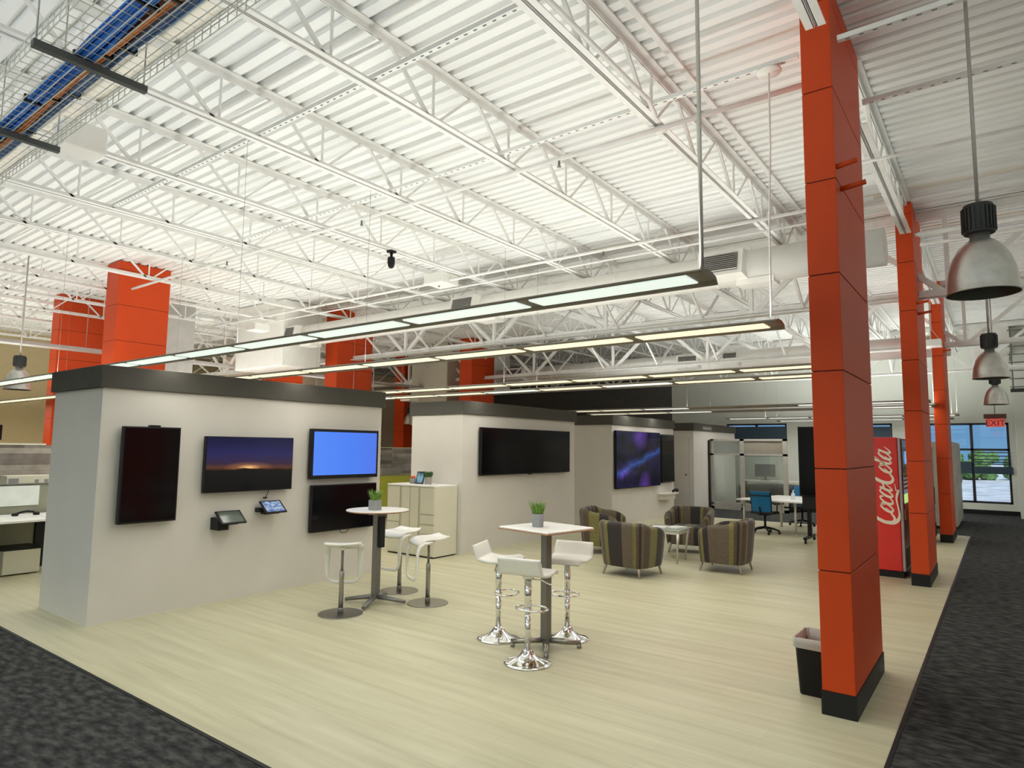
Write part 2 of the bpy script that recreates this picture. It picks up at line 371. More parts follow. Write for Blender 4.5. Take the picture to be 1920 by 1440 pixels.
    def build(s, name, m, parent=None, solid=0, bevel=0, subsurf=0, fix=True):
        if fix: bmesh.ops.recalc_face_normals(s.bm, faces=s.bm.faces)
        me = bpy.data.meshes.new(name); s.bm.to_mesh(me); s.bm.free()
        for k in (m if isinstance(m, (list, tuple)) else [m]): me.materials.append(k)
        o = bpy.data.objects.new(name, me); C.objects.link(o)
        if parent is not None: o.parent = parent
        if solid:
            d = o.modifiers.new('solidify', 'SOLIDIFY'); d.thickness = solid; d.offset = 0
        if bevel:
            d = o.modifiers.new('bevel', 'BEVEL'); d.width = bevel; d.segments = 2; d.limit_method = 'ANGLE'
        if subsurf:
            d = o.modifiers.new('subsurf', 'SUBSURF'); d.levels = subsurf; d.render_levels = subsurf
        return o

def tag(o, label, cat, group=None, kind=None):
    o['label'] = label; o['category'] = cat
    if group: o['group'] = group
    if kind: o['kind'] = kind
    return o
def thing(name, label, cat, loc=(0, 0, 0), rotz=0, group=None, kind=None):
    o = bpy.data.objects.new(name, None); C.objects.link(o); o.empty_display_size = .1
    o.location = loc; o.rotation_euler = (0, 0, rotz)
    return tag(o, label, cat, group, kind)
def struct(o, label=None, cat=None, group=None):
    o['kind'] = 'structure'
    if label: o['label'] = label
    if cat: o['category'] = cat
    if group: o['group'] = group
    return o
def dup(root, loc, rotz, label=None, group=None):
    r = root.copy(); C.objects.link(r); r.location = loc; r.rotation_euler = (0, 0, rotz)
    if label: r['label'] = label
    if group: r['group'] = group
    for ch in list(root.children):
        c = ch.copy(); C.objects.link(c); c.parent = r
        for g in list(ch.children):
            d = g.copy(); C.objects.link(d); d.parent = c
    return r

# ------------------------------------------------------------------ camera
cam = bpy.data.cameras.new('camera'); co = bpy.data.objects.new('camera', cam); C.objects.link(co)
F, YAW, PIT, ROL = 1217.96, .64392557, .0977471551, .0109783942
cam.sensor_fit = 'HORIZONTAL'; cam.sensor_width = 36; cam.lens = F / 1920 * 36; cam.clip_start = .05; cam.clip_end = 200
fw = Vector((-math.sin(YAW) * math.cos(PIT), math.cos(YAW) * math.cos(PIT), math.sin(PIT)))
rt = Vector((math.cos(YAW), math.sin(YAW), 0)); up = rt.cross(fw)
r2 = rt * math.cos(ROL) + up * math.sin(ROL); u2 = -rt * math.sin(ROL) + up * math.cos(ROL)
mx = Matrix((r2, u2, -fw)).transposed().to_4x4(); mx.translation = Vector((0, 0, 1.70)); co.matrix_world = mx
bpy.context.scene.camera = co

# ------------------------------------------------------------------ setting
DZ = 5.05
XL, XR, YF, YB = -24.0, 4.5, -5.0, 22.6
b = MB(); b.box(XL, -.58, 2.13, 16.45, -.06, 0); o = struct(b.build('floor', M['floor']), 'pale wood-look plank vinyl floor of the open area', 'floor')
b = MB()
b.box(XL, XR, YF, 2.13, -.06, 0); b.box(-.58, XR, 2.13, 16.45, -.06, 0); b.box(XL, XR, 16.45, YB + .3, -.06, 0)
struct(b.build('floor_carpet', M['carpet']), 'mottled charcoal carpet around the pale vinyl floor', 'carpet')
b = MB(); b.box(XL, -.57, 2.118, 2.142, -.01, .004); struct(b.build('trim_1', M['black_base']), 'dark edging strip along the front carpet', 'floor trim')
b = MB(); b.box(-.592, -.568, 2.142, 16.44, -.01, .004); struct(b.build('trim_2', M['black_base']), 'dark edging strip along the corridor carpet', 'floor trim')

# corrugated roof deck
b = MB(); P = .152; y = YF - .3
prof = []
while y < YB + .6:
    prof += [(y, DZ), (y + .086, DZ), (y + .099, DZ + .042), (y + .139, DZ + .042)]; y += P
A = [b.v((XL - 1, yy, zz)) for yy, zz in prof]; B = [b.v((XR + .6, yy, zz)) for yy, zz in prof]
for i in range(len(prof) - 1): b.f([A[i], B[i], B[i + 1], A[i + 1]])
struct(b.build('ceiling', M['deck'], fix=False), 'white corrugated steel roof deck', 'ceiling')

# walls
def wall_y(name, m, x0, x1, y0, y1, z1, holes, label):
    """wall spanning x with rectangular holes (x0,x1,z0,z1)"""
    b = MB(); xs = sorted({x0, x1} | {h[0] for h in holes} | {h[1] for h in holes}); zs = sorted({0, z1} | {h[2] for h in holes} | {h[3] for h in holes})
    for i in range(len(xs) - 1):
        for j in range(len(zs) - 1):
            cx, cz = (xs[i] + xs[i + 1]) / 2, (zs[j] + zs[j + 1]) / 2
            if any(h[0] < cx < h[1] and h[2] < cz < h[3] for h in holes): continue
            b.box(xs[i], xs[i + 1], y0, y1, zs[j], zs[j + 1])
    return struct(b.build(name, m), label, 'wall')
WB = (-1.68, .20, .30, 2.54); W2 = (-7.6, -5.62, 1.5, 2.6); W3 = (-3.7, -2.6, 1.5, 2.56)
wall_y('wall_back', M['backwall'], -9.6, .34, YB, YB + .2, DZ + .04, [WB, W2, W3], 'grey-beige back wall with windows')
wall_y('wall_back_dark', M['darkwall'], XL, -9.6, YB, YB + .2, DZ + .04, [], 'left stretch of the back wall, its unlit look put into a dark grey colour')
b = MB(); b.box(.34, XR, 21.7, YB + .2, 0, DZ + .04); struct(b.build('wall_back_right', M['backwall']), 'beige wall projecting right of the big window', 'wall')
b = MB(); b.box(XL - .2, XL, YF, YB + .2, 0, DZ + .04); struct(b.build('wall_left', M['tan']), 'tan wall far at the left', 'wall')
b = MB(); b.box(XR, XR + .2, YF, YB + .2, 0, DZ + .04); struct(b.build('wall_right', M['backwall']), 'beige wall along the corridor', 'wall')
b = MB(); b.box(XL - .2, XR + .2, YF - .2, YF, 0, DZ + .04); struct(b.build('wall_front', M['backwall']), 'beige wall behind the viewer', 'wall')
b = MB(); b.box(-19.2, -19.0, 10.6, 21.5, 0, 4.4); struct(b.build('wall_inner_left', M['beigewall']), 'beige inner wall seen through the gap between the first two kiosks', 'wall')
b = MB(); b.box(-1.6, .34, YB - .03, YB, 0, .12); struct(b.build('baseboard_back', M['black_base']), 'black base under the big window', 'baseboard')
b = MB(); b.box(-.55, .30, 21.3, YB - .01, 4.25, DZ); b.box(-.20, .32, 21.25, 21.3, 4.35, DZ); struct(b.build('wall_soffit', M['duct']), 'pale boxed soffit at the top of the back wall', 'soffit')

def window(name, hole, mull, rails, pane_m, label):
    x0, x1, z0, z1 = hole; b = MB(); y0, y1 = YB + .02, YB + .10; w = .055
    b.box(x0, x0 + w, y0, y1, z0, z1); b.box(x1 - w, x1, y0, y1, z0, z1); b.box(x0, x1, y0, y1, z0, z0 + w); b.box(x0, x1, y0, y1, z1 - w, z1)
    for xm in mull: b.box(xm - .035, xm + .035, y0, y1, z0, z1)
    for zm in rails: b.box(x0, x1, y0, y1, zm - .03, zm + .03)
    o = struct(b.build(name, M['windowframe']), label, 'window')
    g = MB(); g.box(x0 + .02, x1 - .02, YB + .055, YB + .062, z0 + .02, z1 - .02); g.build('pane', pane_m, o)
    return o
w1 = window('window_1', WB, [-.655], [1.79], M['winglass'], 'tall dark-framed window at the end of the corridor')
w2 = window('window_2', W2, [-6.6], [], M['winglass'], 'wide window with dark blue shade above the glass office')
w3 = window('window_3', W3, [], [], M['winglass'], 'window with dark shade above the red vending machine')
for o, h, zt in ((w2, W2, 2.50), (w3, W3, 2.46)):
    b = MB(); b.box(h[0] + .03, h[1] - .03, YB + .005, YB + .018, 1.52, zt); b.build('shade', M['blinddull'], o)
# slatted blind, half raised
bl = thing('window_blind', 'dark slatted blind half raised on the corridor window', 'blind', (-.16, YB - .02, 1.1))
b = MB(bl.location)
for zz in (1.70, 1.60, 1.50, 1.43, 1.37): b.box(-.63, .21, YB - .035, YB - .005, zz, zz + .028)
b.build('slats', M['blind'], bl)
b = MB(bl.location); b.box(-.64, .24, YB - .05, YB - .002, 1.12, 1.32, .008); b.build('slat_stack', M['blind'], bl)
b = MB(bl.location); b.box(-1.62, -.68, YB - .05, YB - .002, 1.12, 1.45, .008); b.build('lowered_section', M['blind'], bl)
for xx in (-.60, .18):
    b = MB(bl.location); b.tube([(xx, YB - .02, 1.12), (xx, YB - .02, 1.79)], .004, 5); b.build('cord', M['blind'], bl)

# outdoors beyond the glass
b = MB(); b.box(-60, 60, YB + .25, 140, -.35, -.25); struct(b.build('ground_outside', M['pavement']), 'sunlit paving outside the windows, dappled tree shade put into its colour', 'ground')
def hedge(x, y, r, h, label):
    b = MB(); rnd = random.Random(int(x * 10))
    for k in range(34):
        a = rnd.uniform(0, 2 * PI); d = r * math.sqrt(rnd.random()); s_ = rnd.uniform(.25, .6)
        mm = Matrix.Translation((x + d * math.cos(a), y + d * math.sin(a) * .5, -.25 + rnd.uniform(.15, 1) * h)) @ Matrix.Scale(s_, 4)
        bmesh.ops.create_icosphere(b.bm, subdivisions=2, radius=1, matrix=mm)
    for v in b.bm.verts: v.co += Vector((rnd.uniform(-1, 1), rnd.uniform(-1, 1), rnd.uniform(-1, 1))) * .09
    return tag(b.build('shrub', M['hedge']), label, 'shrub', 'shrubs outside the windows')
for x, y, r, h, l in ((-2.6, 58, 2.2, 1.7, 'green shrub seen low through the left of the corridor window'), (2.2, 60, 2.0, 1.5, 'green shrub seen low through the right of the corridor window'), (-7.6, 60, 2.4, 2.0, 'green shrub outside beyond the orange columns')):
    hedge(x, y, r, h, l)

# ------------------------------------------------------------------ roof structure
ZT, ZBC = 5.03, 4.55
JX = [-.86] + [-2.30 - 1.57 * k for k in range(13)] + [.85, 2.45]
def joist(x, y0, y1, label, wide=False):
    t = thing('roof_joist', label, 'roof joist', (x, (y0 + y1) / 2, DZ), 0, 'white open-web roof joists', 'structure')
    b = MB(t.location); w = .05
    for s in (-1, 1):
        xx = x + s * .036
        b.box(xx - .028, xx + .028, y0, y1, DZ - .012, DZ - .003); b.box(xx - s * .028 - .004, xx - s * .028 + .004, y0, y1, DZ - .065, DZ - .008)
    if wide:
        b.box(x + .20, x + .25, y0, y1, DZ - .03, DZ - .003); b.box(x - .075, x + .075, y0, y1, DZ - .016, DZ - .004)
    b.build('top_chord', M['white_steel'], t)
    b = MB(t.location)
    for s in (-1, 1):
        xx = x + s * .036
        b.box(xx - .028, xx + .028, y0 + .2, y1 - .2, ZBC, ZBC + .008); b.box(xx - s * .026 - .004, xx - s * .026 + .004, y0 + .2, y1 - .2, ZBC, ZBC + .055)
    b.build('bottom_chord', M['white_steel'], t)
    b = MB(t.location); n = math.ceil((y0 + .25 - 2.85) / 1.1); yy = 2.85 + 1.1 * n
    while yy < y1 - .2:
        b.tube([(x, yy, ZBC + .02), (x, yy, DZ - .03)], .013, 6, False)
        if yy - .52 > y0: b.bar((x, yy - .05, ZBC + .02), (x, yy - .52, DZ - .04), .028, .028)
        if yy + .52 < y1: b.tube([(x, yy + .05, ZBC + .02), (x, yy + .52, DZ - .04)], .014, 6, False)
        yy += 1.1
    b.build('web', M['white_steel'], t)
    return t
ordn = ['first', 'second', 'third', 'fourth', 'fifth', 'sixth', 'seventh', 'eighth', 'ninth', 'tenth', 'eleventh', 'twelfth', 'thirteenth', 'fourteenth']
for k, x in enumerate(JX):
    if k == 0:
        for j, (a, c) in enumerate(((-4.9, 4.72), (5.97, 9.9), (11.15, 14.95), (16.2, 22.5))):
            joist(x, a, c, 'white roof joist in line with the right orange columns, ' + ('in front of the nearest one', 'between the nearest and second one', 'between the second and third one', 'beyond the third one')[j])
    elif k < 14:
        joist(x, -4.9, 22.5, 'white open-web roof joist, %s to the left of the right orange columns' % ordn[k - 1], wide=(k == 1))
    else:
        joist(x, -4.9, 21.6, 'white roof joist over the corridor right of the orange columns' + ('' if k == 14 else ', farther out'))

def girder(y, label, x0=-23.5, x1=4.2, zb=3.86):
    t = thing('roof_girder', label, 'roof girder', ((x0 + x1) / 2, y, DZ), 0, 'heavy white roof girders', 'structure')
    b = MB(t.location)
    b.box(x0, x1, y - .10, y + .10, DZ - .03, DZ - .012); b.box(x0, x1, y - .012, y + .012, DZ - .13, DZ - .03); b.build('top_chord', M['white_steel'], t)
    b = MB(t.location); b.box(x0, x1, y - .10, y - .01, zb - .045, zb - .03); b.box(x0, x1, y + .01, y + .10, zb - .045, zb - .03); b.box(x0, x1, y - .02, y - .008, zb - .045, zb + .06); b.box(x0, x1, y + .008, y + .02, zb - .045, zb + .06)
    b.build('bottom_chord', M['white_steel'], t)
    b = MB(t.location); xn = -3.08
    nodes = [xn + 2.62 * k for k in range(-8, 3)]
    for xx in nodes:
        if x0 < xx < x1:
            b.bar((xx, y, zb), (xx, y, DZ - .1), .06, .06)
            for s in (-1, 1):
                if x0 < xx + s * 1.26 < x1: b.bar((xx + s * .06, y, zb + .02), (xx + s * 1.26, y, DZ - .1), .055, .075)
    b.build('web', M['white_steel'], t)
    b = MB(t.location)
    for x in JX[1:14]:
        for s in (-1, 1): b.bar((x, y + s * .95, ZBC + .02), (x, y + s * .03, zb + .01), .035, .035)
    b.build('knee_braces', M['white_steel'], t)
girder(10.45, 'heavy white roof girder behind the nearer round duct')
girder(15.65, 'heavy white roof girder just in front of the farther round duct')
girder(20.6, 'heavy white roof girder near the back wall')

# perforated struts, pipes and conduits under the joists
def strut(x0, x1, y, z, label, m='white_steel'):
    t = thing('slotted_strut', label, 'strut channel', ((x0 + x1) / 2, y, z), 0, 'slotted strut channels under the roof joists')
    b = MB(t.location); b.box(x0, x1, y - .021, y - .017, z - .02, z + .012); b.box(x0, x1, y + .017, y + .021, z - .02, z + .012); b.box(x0, x1, y - .021, y + .021, z - .024, z - .02)
    b.build('channel', M[m], t)
    s = MB(t.location); xx = x0 + .05
    while xx < x1 - .05: s.box(xx, xx + .030, y - .006, y + .006, z - .0255, z - .0235); xx += .085
    so = s.build('slots', M['slot'], t); so['kind'] = 'stuff'
strut(-8.7, -2.2, 3.22, 4.60, 'slotted white strut under the joists nearest the cable tray')
strut(-8.7, -1.05, 4.86, 4.60, 'slotted white strut running left from the nearest orange column')
strut(-.78, 2.4, 4.82, 4.60, 'slotted white strut from the nearest orange column over the corridor')
strut(-.78, 2.4, 5.86, 4.60, 'second slotted strut from the nearest orange column, farther over the corridor')
strut(-.78, 2.4, 10.0, 4.60, 'slotted strut from the second orange column over the corridor')
def pipe(pts, r, name, label, cat, m='white_steel', group=None, heads=()):
    c = Vector(pts[0]); t = thing(name, label, cat, c, 0, group)
    b = MB(c); b.tube(pts, r, 10); b.build('pipe', M[m], t)
    for h in heads:
        b = MB(c); h = Vector(h); b.tube([h, h - Vector((0, 0, .05))], .012, 8); b.lathe([(0, -.052), (.022, -.055), (.022, -.06), (0, -.062)], h, 10); b.build('sprinkler_head', M['grey_metal'], t)
    return t
pipe([(-12.5, 5.12, 4.50), (-1.0, 5.12, 4.50)], .022, 'sprinkler_pipe', 'white sprinkler pipe beside the strut left of the nearest orange column', 'pipe', group='white pipes under the roof', heads=[(-6.2, 5.12, 4.48), (-3.3, 5.12, 4.48), (-9.3, 5.12, 4.48)])
pipe([(-15, 8.0, 4.52), (-1.0, 8.0, 4.52)], .022, 'sprinkler_pipe', 'white sprinkler pipe in front of the nearer round duct', 'pipe', group='white pipes under the roof', heads=[(-7.6, 8.0, 4.5), (-4.4, 8.0, 4.5), (-10.7, 8.0, 4.5)])
pipe([(-15, 8.35, 4.48), (-1.0, 8.35, 4.48)], .014, 'conduit', 'thin white conduit right in front of the nearer round duct', 'conduit', group='white pipes under the roof')
pipe([(-2.21, -1, 4.60), (-2.21, 4.80, 4.60), (-2.22, 4.95, 4.54)], .020, 'conduit', 'white conduit running along the nearest roof joist', 'conduit', group='white pipes under the roof')
pipe([(-1.0, 6.9, 4.5), (-.7, 6.9, 4.5), (2.5, 6.9, 4.5)], .016, 'conduit', 'thin white conduit crossing the corridor between two orange columns', 'conduit', group='white pipes under the roof')
pipe([(-.7, 9.4, 4.42), (3.4, 9.4, 4.42)], .030, 'sprinkler_pipe', 'white pipe crossing the corridor just before the second orange column', 'pipe', group='white pipes under the roof')
pipe([(-.7, 9.6, 4.34), (3.4, 9.6, 4.34)], .022, 'sprinkler_pipe', 'thinner white pipe below the one at the second orange column', 'pipe', group='white pipes under the roof')
b = MB(); b.lathe([(0, -.03), (.055, -.03), (.06, -.02), (.06, 0), (0, 0)], (-2.28, 5.2, 4.545), 24); tag(b.build('smoke_detector', M['white']), 'round white detector under the nearest roof joist', 'detector')

# ------------------------------------------------------------------ orange columns
SEAM = [.25, .914, 1.583, 2.239, 2.906, 3.569, 4.229, 4.89]
def column(x0, x1, y0, y1, label, group, stubs=0):
    cx, cy = (x0 + x1) / 2, (y0 + y1) / 2
    t = thing('orange_column', label, 'column', (cx, cy, 0), 0, group)
    b = MB(t.location); zs = [.15] + [s for s in SEAM[1:]] + [DZ - .005]; g = .004
    for i in range(len(zs) - 1): b.box(x0, x1, y0, y1, zs[i] + (g if i else 0), zs[i + 1] - g)
    b.build('panels', M['orange'], t, bevel=.003)
    b = MB(t.location); b.box(x0 + .008, x1 - .008, y0 + .008, y1 - .008, .15, DZ - .004); b.build('core', M['orange_dark'], t)
    b = MB(t.location); b.box(x0 - .006, x1 + .006, y0 - .006, y1 + .006, 0, .15); b.build('base', M['black_base'], t)
    for k in range(stubs):
        b = MB(t.location); z = 3.66 - .12 * k; b.tube([(x1 - .02, y0 + .05 + .12 * k, z), (x1 + .13 + .03 * k, y0 + .05 + .12 * k, z + .02)], .018, 10); b.build('pipe_stub', M['orange'], t)
    return t
gr = 'orange panelled columns along the corridor'
column(-1.012, -.815, 4.757, 5.937, 'tall orange panelled column nearest the camera, wastebasket beside it', gr, 2)
column(-.998, -.800, 9.93, 11.11, 'orange panelled column right of the red vending machine', gr, 2)
column(-1.005, -.808, 14.97, 16.15, 'orange panelled column farthest down the corridor', gr, 1)
gl = 'orange panelled columns behind the kiosks'
column(-13.26, -12.75, 4.98, 5.90, 'bright orange column rising behind the left end of the nearest kiosk', gl)
column(-13.24, -12.78, 9.95, 11.05, 'bright orange column rising between the first and second kiosks', gl)
column(-13.30, -12.80, 15.0, 16.1, 'orange column rising above the left end of the second kiosk', gl)
gk = 'shaded orange columns farther left'
column(-17.15, -16.75, 5.38, 6.55, 'shaded orange column at the far left behind the bright one', gk)
column(-17.25, -16.75, 10.75, 11.8, 'shaded dark orange column seen over the first kiosk roof', gk)
column(-17.25, -16.75, 16.0, 17.1, 'shaded orange column seen through the gap between the first two kiosks', gk)

# ------------------------------------------------------------------ ducts
def duct(y, z, r, x0, x1, vents, riser, label):
    t = thing('round_duct', label, 'duct', ((x0 + x1) / 2, y, z)); n = 36
    b = MB(t.location); b.tube([(x0, y, z), (x1, y, z)], r, n, True); xx = x0 + .6
    b.build('pipe', M['duct'], t)
    while xx < x1 - .3:
        b = MB(t.location); b.tube([(xx, y, z), (xx + .025, y, z)], r + .006, n, True, False); b.build('seam_band', M['duct'], t); xx += 1.55
    for vx, w in vents:
        v = MB(t.location); h = .30
        # angled register box tilted down towards the open floor
        poly = [(y - r * .35, z + .21), (y - r - .12, z + .19), (y - r - .20, z - .16), (y - r * .35, z - .20)]
        v.prism(poly, 'X', vx - w / 2, vx + w / 2); vo = v.build('vent_box', M['duct'], t)
        g = MB(t.location); p0 = Vector((0, y - r - .12, z + .19)); p1 = Vector((0, y - r - .20, z - .16)); d = (p1 - p0); nrm = Vector((0, d.z, -d.y)).normalized()
        if nrm.y > 0: nrm = -nrm
        q0 = p0 + d * .14 + nrm * .002; q1 = p0 + d * .86 + nrm * .002
        A = [g.v((vx - w * .40, q0.y, q0.z)), g.v((vx + w * .40, q0.y, q0.z)), g.v((vx + w * .40, q1.y, q1.z)), g.v((vx - w * .40, q1.y, q1.z))]; g.f(A)
        g.build('grille_opening', M['greycap'], vo)
        g = MB(t.location)
        for k in range(9):
            c = q0.lerp(q1, (k + .5) / 9) + nrm * .012; g.bar((vx - w * .40, c.y, c.z), (vx + w * .40, c.y, c.z), .022, .004, up=(0, .6, 1))
        gs = g.build('grille_slats', M['rod'], vo)
    for k, (vx, w) in enumerate(vents):
        b = MB(t.location); b.box(vx + .15, vx + .15 + w * .8, y - .16, y + .14, z - r - .035, z - r + .05); b.build('bottom_register', M['duct'], t)
    x0_, x1_, y0_, y1_, z0_, z1_ = riser
    b = MB(t.location); b.box(x0_, x1_, y0_, y1_, z0_, z1_, .02); b.build('riser_box', M['duct'], t)
duct(9.0, 4.22, .235, -13.0, -1.02, [(-2.95, .62), (-7.62, .56), (-13.0 + .15, .48)], (-14.9, -12.95, 8.55, 9.6, 3.5, DZ - .01), 'big round white air duct crossing the hall nearer the camera')
duct(16.45, 3.97, .235, -12.9, -.75, [(-6.4, .6), (-12.0, .7), (-5.3, .4)], (-14.5, -12.85, 16.0, 17.0, 3.5, DZ - .01), 'big round white air duct farther back, brightly lit')
b = MB(); b.box(-16.6, -15.1, 6.95, 7.62, 3.0, DZ - .01, .02); tag(b.build('duct_riser', M['riser']), 'grey square duct riser right of the bright leftmost orange column', 'duct')
b = MB(); b.box(-15.6, -14.0, 15.2, 16.0, 2.4, DZ - .01, .02); tag(b.build('duct_riser', M['cream_dark']), 'beige square duct riser left of the orange column above the second kiosk', 'duct')

# ------------------------------------------------------------------ linear lights
LAMPW = []; CORR = 1.4
def light_row(y, x1, n, lens, label, z=2.58, pitch=1.085, off=(), hang=None, zt=4.6, rodr=.011, warm=(1, .97, .89), power=1.0):
    x0 = x1 - n * pitch - .1
    t = thing('linear_pendant_light', label, 'ceiling light', ((x0 + x1) / 2, y, z), 0, 'long suspended linear lights')
    b = MB(t.location)
    prof = [(-.112, .014), (-.104, .024), (-.04, .040), (.04, .040), (.100, .026), (.126, -.006), (.117, -.013), (.088, .008), (-.100, .008)]
    b.prism([(y + u, z + w) for u, w in prof], 'X', x0, x1); b.build('housing', M['fixture'], t)
    for k in range(n):
        xa = x1 - .09 - (k + 1) * pitch + .098; xb = x1 - .09 - k * pitch
        m = M['lens_off'] if k in off else M[lens[k % len(lens)]]
        b = MB(t.location); b.prism([(y - .092, z + .0085), (y - .085, z - .001), (y + .072, z - .001), (y + .080, z + .0085)], 'X', xa, xb); b.build('lens', m, t)
    hs = hang if hang is not None else [x1 - .04] + [x1 - .1 - 4.34 * k for k in range(1, int(n / 4) + 1)]
    for hx in hs:
        b = MB(t.location); b.tube([(hx, y, z + .03), (hx, y, zt)], .0018 if hx != x1 - .04 else rodr, 6); b.build('hanger', M['alu'] if hx == x1 - .04 else M['greywall'], t)
    LAMPW.append((x0, x1, y, z, n, off, warm, power, pitch))
    return t
light_row(3.22, -1.155, 20, ['lens_cool'], 'long suspended linear light nearest the camera, pale cool lenses')
light_row(4.74, -1.20, 20, ['lens_warm'], 'second suspended linear light from the camera, warm yellowish lenses', hang=[-5.6, -9.9, -14.2])
light_row(7.32, -1.20, 19, ['lens_warm'], 'third suspended linear light from the camera, just below the nearer duct')
light_row(8.22, -1.25, 19, ['lens_warm', 'lens_warm', 'lens_white', 'lens_warm', 'lens_cool', 'lens_warm', 'lens_warm', 'lens_white'], 'fourth suspended linear light from the camera, one lens cooler than the rest')
light_row(13.5, -.95, 7, ['lens_white', 'lens_white', 'lens_white', 'lens_white', 'lens_white', 'lens_warm', 'lens_warm'], 'suspended linear light over the far seating, dark gap between its lit lenses', off=(2, 3), power=1.5)
light_row(14.9, -.95, 7, ['lens_white', 'lens_white', 'lens_white', 'lens_white', 'lens_white', 'lens_warm', 'lens_warm'], 'suspended linear light over the office chairs, unlit in the middle', off=(2, 3), power=1.5)
light_row(18.65, -.75, 5, ['lens_white'], 'suspended linear light in front of the glass office', rodr=.003, power=1.9)
light_row(20.6, -.95, 4, ['lens_white'], 'farthest suspended linear light, before the back wall', zt=3.8, rodr=.003, power=2.6)

light_row(11.6, -13.3, 5, ['lens_warm'], 'suspended linear light glimpsed in the gap between the first two kiosks', power=1.6)
light_row(-1.3, 3.9, 14, ['lens_cool'], 'added unseen linear light behind the viewer, for front fill', warm=(.93, 1, .98), power=1.5)  # added out of view: cool fill for surfaces facing the viewer
light_row(-3.2, 3.9, 14, ['lens_cool'], 'added unseen linear light farthest behind the viewer, for front fill', warm=(.93, 1, .98), power=1.5)  # second unseen row, added for the same front fill
for yy, l in ((3.22, 'nearest'), (7.4, 'second'), (12.0, 'third'), (17.0, 'farthest')):  # unseen lights added to brighten the corridor ceiling and column sides
    light_row(yy, 4.2, 2, ['lens_warm'], 'added unseen short fill light over the far side of the corridor, %s of its row' % l, power=CORR * (1 if yy < 10 else 2.2))

# uplight and downlight lamps inside the fixtures
def area(name, loc, sx, sy, power, col, down):
    l = bpy.data.lights.new(name, 'AREA'); l.shape = 'RECTANGLE'; l.size = sx; l.size_y = sy; l.energy = power; l.color = col
    o = bpy.data.objects.new(name, l); C.objects.link(o); o.location = loc
    o.rotation_euler = (0, 0, 0) if down else (PI, 0, 0)
    return o
UP, DOWN = 7.0, 5.0
for x0, x1, y, z, n, off, warm, power, pitch in LAMPW:
    segs = []; k = 0
    lit = [k for k in range(n) if k not in off]
    runs = []
    for k in lit:
        if runs and runs[-1][-1] == k - 1: runs[-1].append(k)
        else: runs.append([k])
    for r in runs:
        xb = x1 - .09 - r[0] * pitch; xa = x1 - .09 - (r[-1] + 1) * pitch; L = xb - xa
        area('uplight', ((xa + xb) / 2, y, z + .05), L, .12, UP * L * power, (warm[0] * .98, 1.0, warm[2] * 1.07), False)
        area('downlight', ((xa + xb) / 2, y, z - .006), L, .14, DOWN * L * power, warm, True)

# high bay pendants
def high_bay():
    t = thing('high_bay_pendant', '', 'pendant light', (0, 0, 0), 0, 'dome high bay pendants')
    R = .20
    out = [(R * 1.0, .0), (R * 1.0, .008), (R * .985, .012), (R * .97, .06), (R * .90, .15), (R * .78, .23), (R * .60, .295), (R * .40, .335), (R * .28, .350), (R * .27, .395), (0, .395)]
    inn = [(0, .325), (R * .55, .285), (R * .74, .22), (R * .87, .145), (R * .945, .06), (R * .965, .0)]
    b = MB(); b.lathe(out[::-1] + [(R * .965, 0)], n=48); b.build('dome', M['spun_alu'], t)
    b = MB(); b.lathe(inn, n=48); b.build('reflector', M['reflector'], t)
    b = MB(); n = 24
    b.lathe([(0, .39), (R * .42, .39), (R * .43, .40), (R * .43, .555), (R * .40, .575), (0, .58)], n=32, sm=False)
    for k in range(n):
        a = 2 * PI * k / n; b.obox((R * .43 * math.cos(a), R * .43 * math.sin(a), .478), (.016, .010, .15), a)
    b.build('ballast_cap', M['greycap'], t)
    b = MB(); b.tube([(0, 0, .57), (0, 0, DZ - 2.70)], .011, 8); b.build('stem', M['rod'], t)
    return t
hb = high_bay(); hb.location = (-.042, 5.0, 2.70)
hb['label'] = 'large dome pendant lamp at right nearest the camera'
dup(hb, (-.055, 10.2, 2.64), 0, 'dome pendant lamp hanging in the middle of the corridor row')
dup(hb, (-.03, 15.3, 2.61), 0, 'smallest dome pendant lamp of the corridor row, above the exit sign')
dup(hb, (-13.2, 3.72, 2.58), 0, 'dome pendant lamp at the far left behind the first kiosk')
dup(hb, (-16.4, 15.95, 2.47), 0, 'dome pendant lamp half hidden by the left edge of the second kiosk')

# hanging speakers / access points
def wbox(loc, s, label, zt, strings=True):
    t = thing('hanging_white_box', label, 'ceiling box', loc, 0, 'white boxes hung from the roof')
    b = MB(); b.box(-s / 2, s / 2, -s / 2, s / 2, 0, s * .42, .008); b.build('box', M['white'], t)
    b = MB(); zz = zt - loc[2]
    b.tube([(-s * .4, 0, s * .42), (0, 0, s * 1.1), (0, 0, zz)], .004, 5); b.tube([(s * .4, 0, s * .42), (0, 0, s * 1.1)], .004, 5); b.build('sling', M['white_steel'], t)
wbox((-11.7, 7.15, 3.95), .33, 'white box hung in front of the left duct riser', DZ)
wbox((-13.6, 13.2, 3.0), .38, 'white box hung above the gap between the first two kiosks', DZ)
wbox((-.92, 14.1, 3.63), .30, 'white box hung before the farthest corridor column', DZ)
wbox((-7.55, 8.0, 4.46), .42, 'white box on top of the nearer duct beside its vent', DZ)

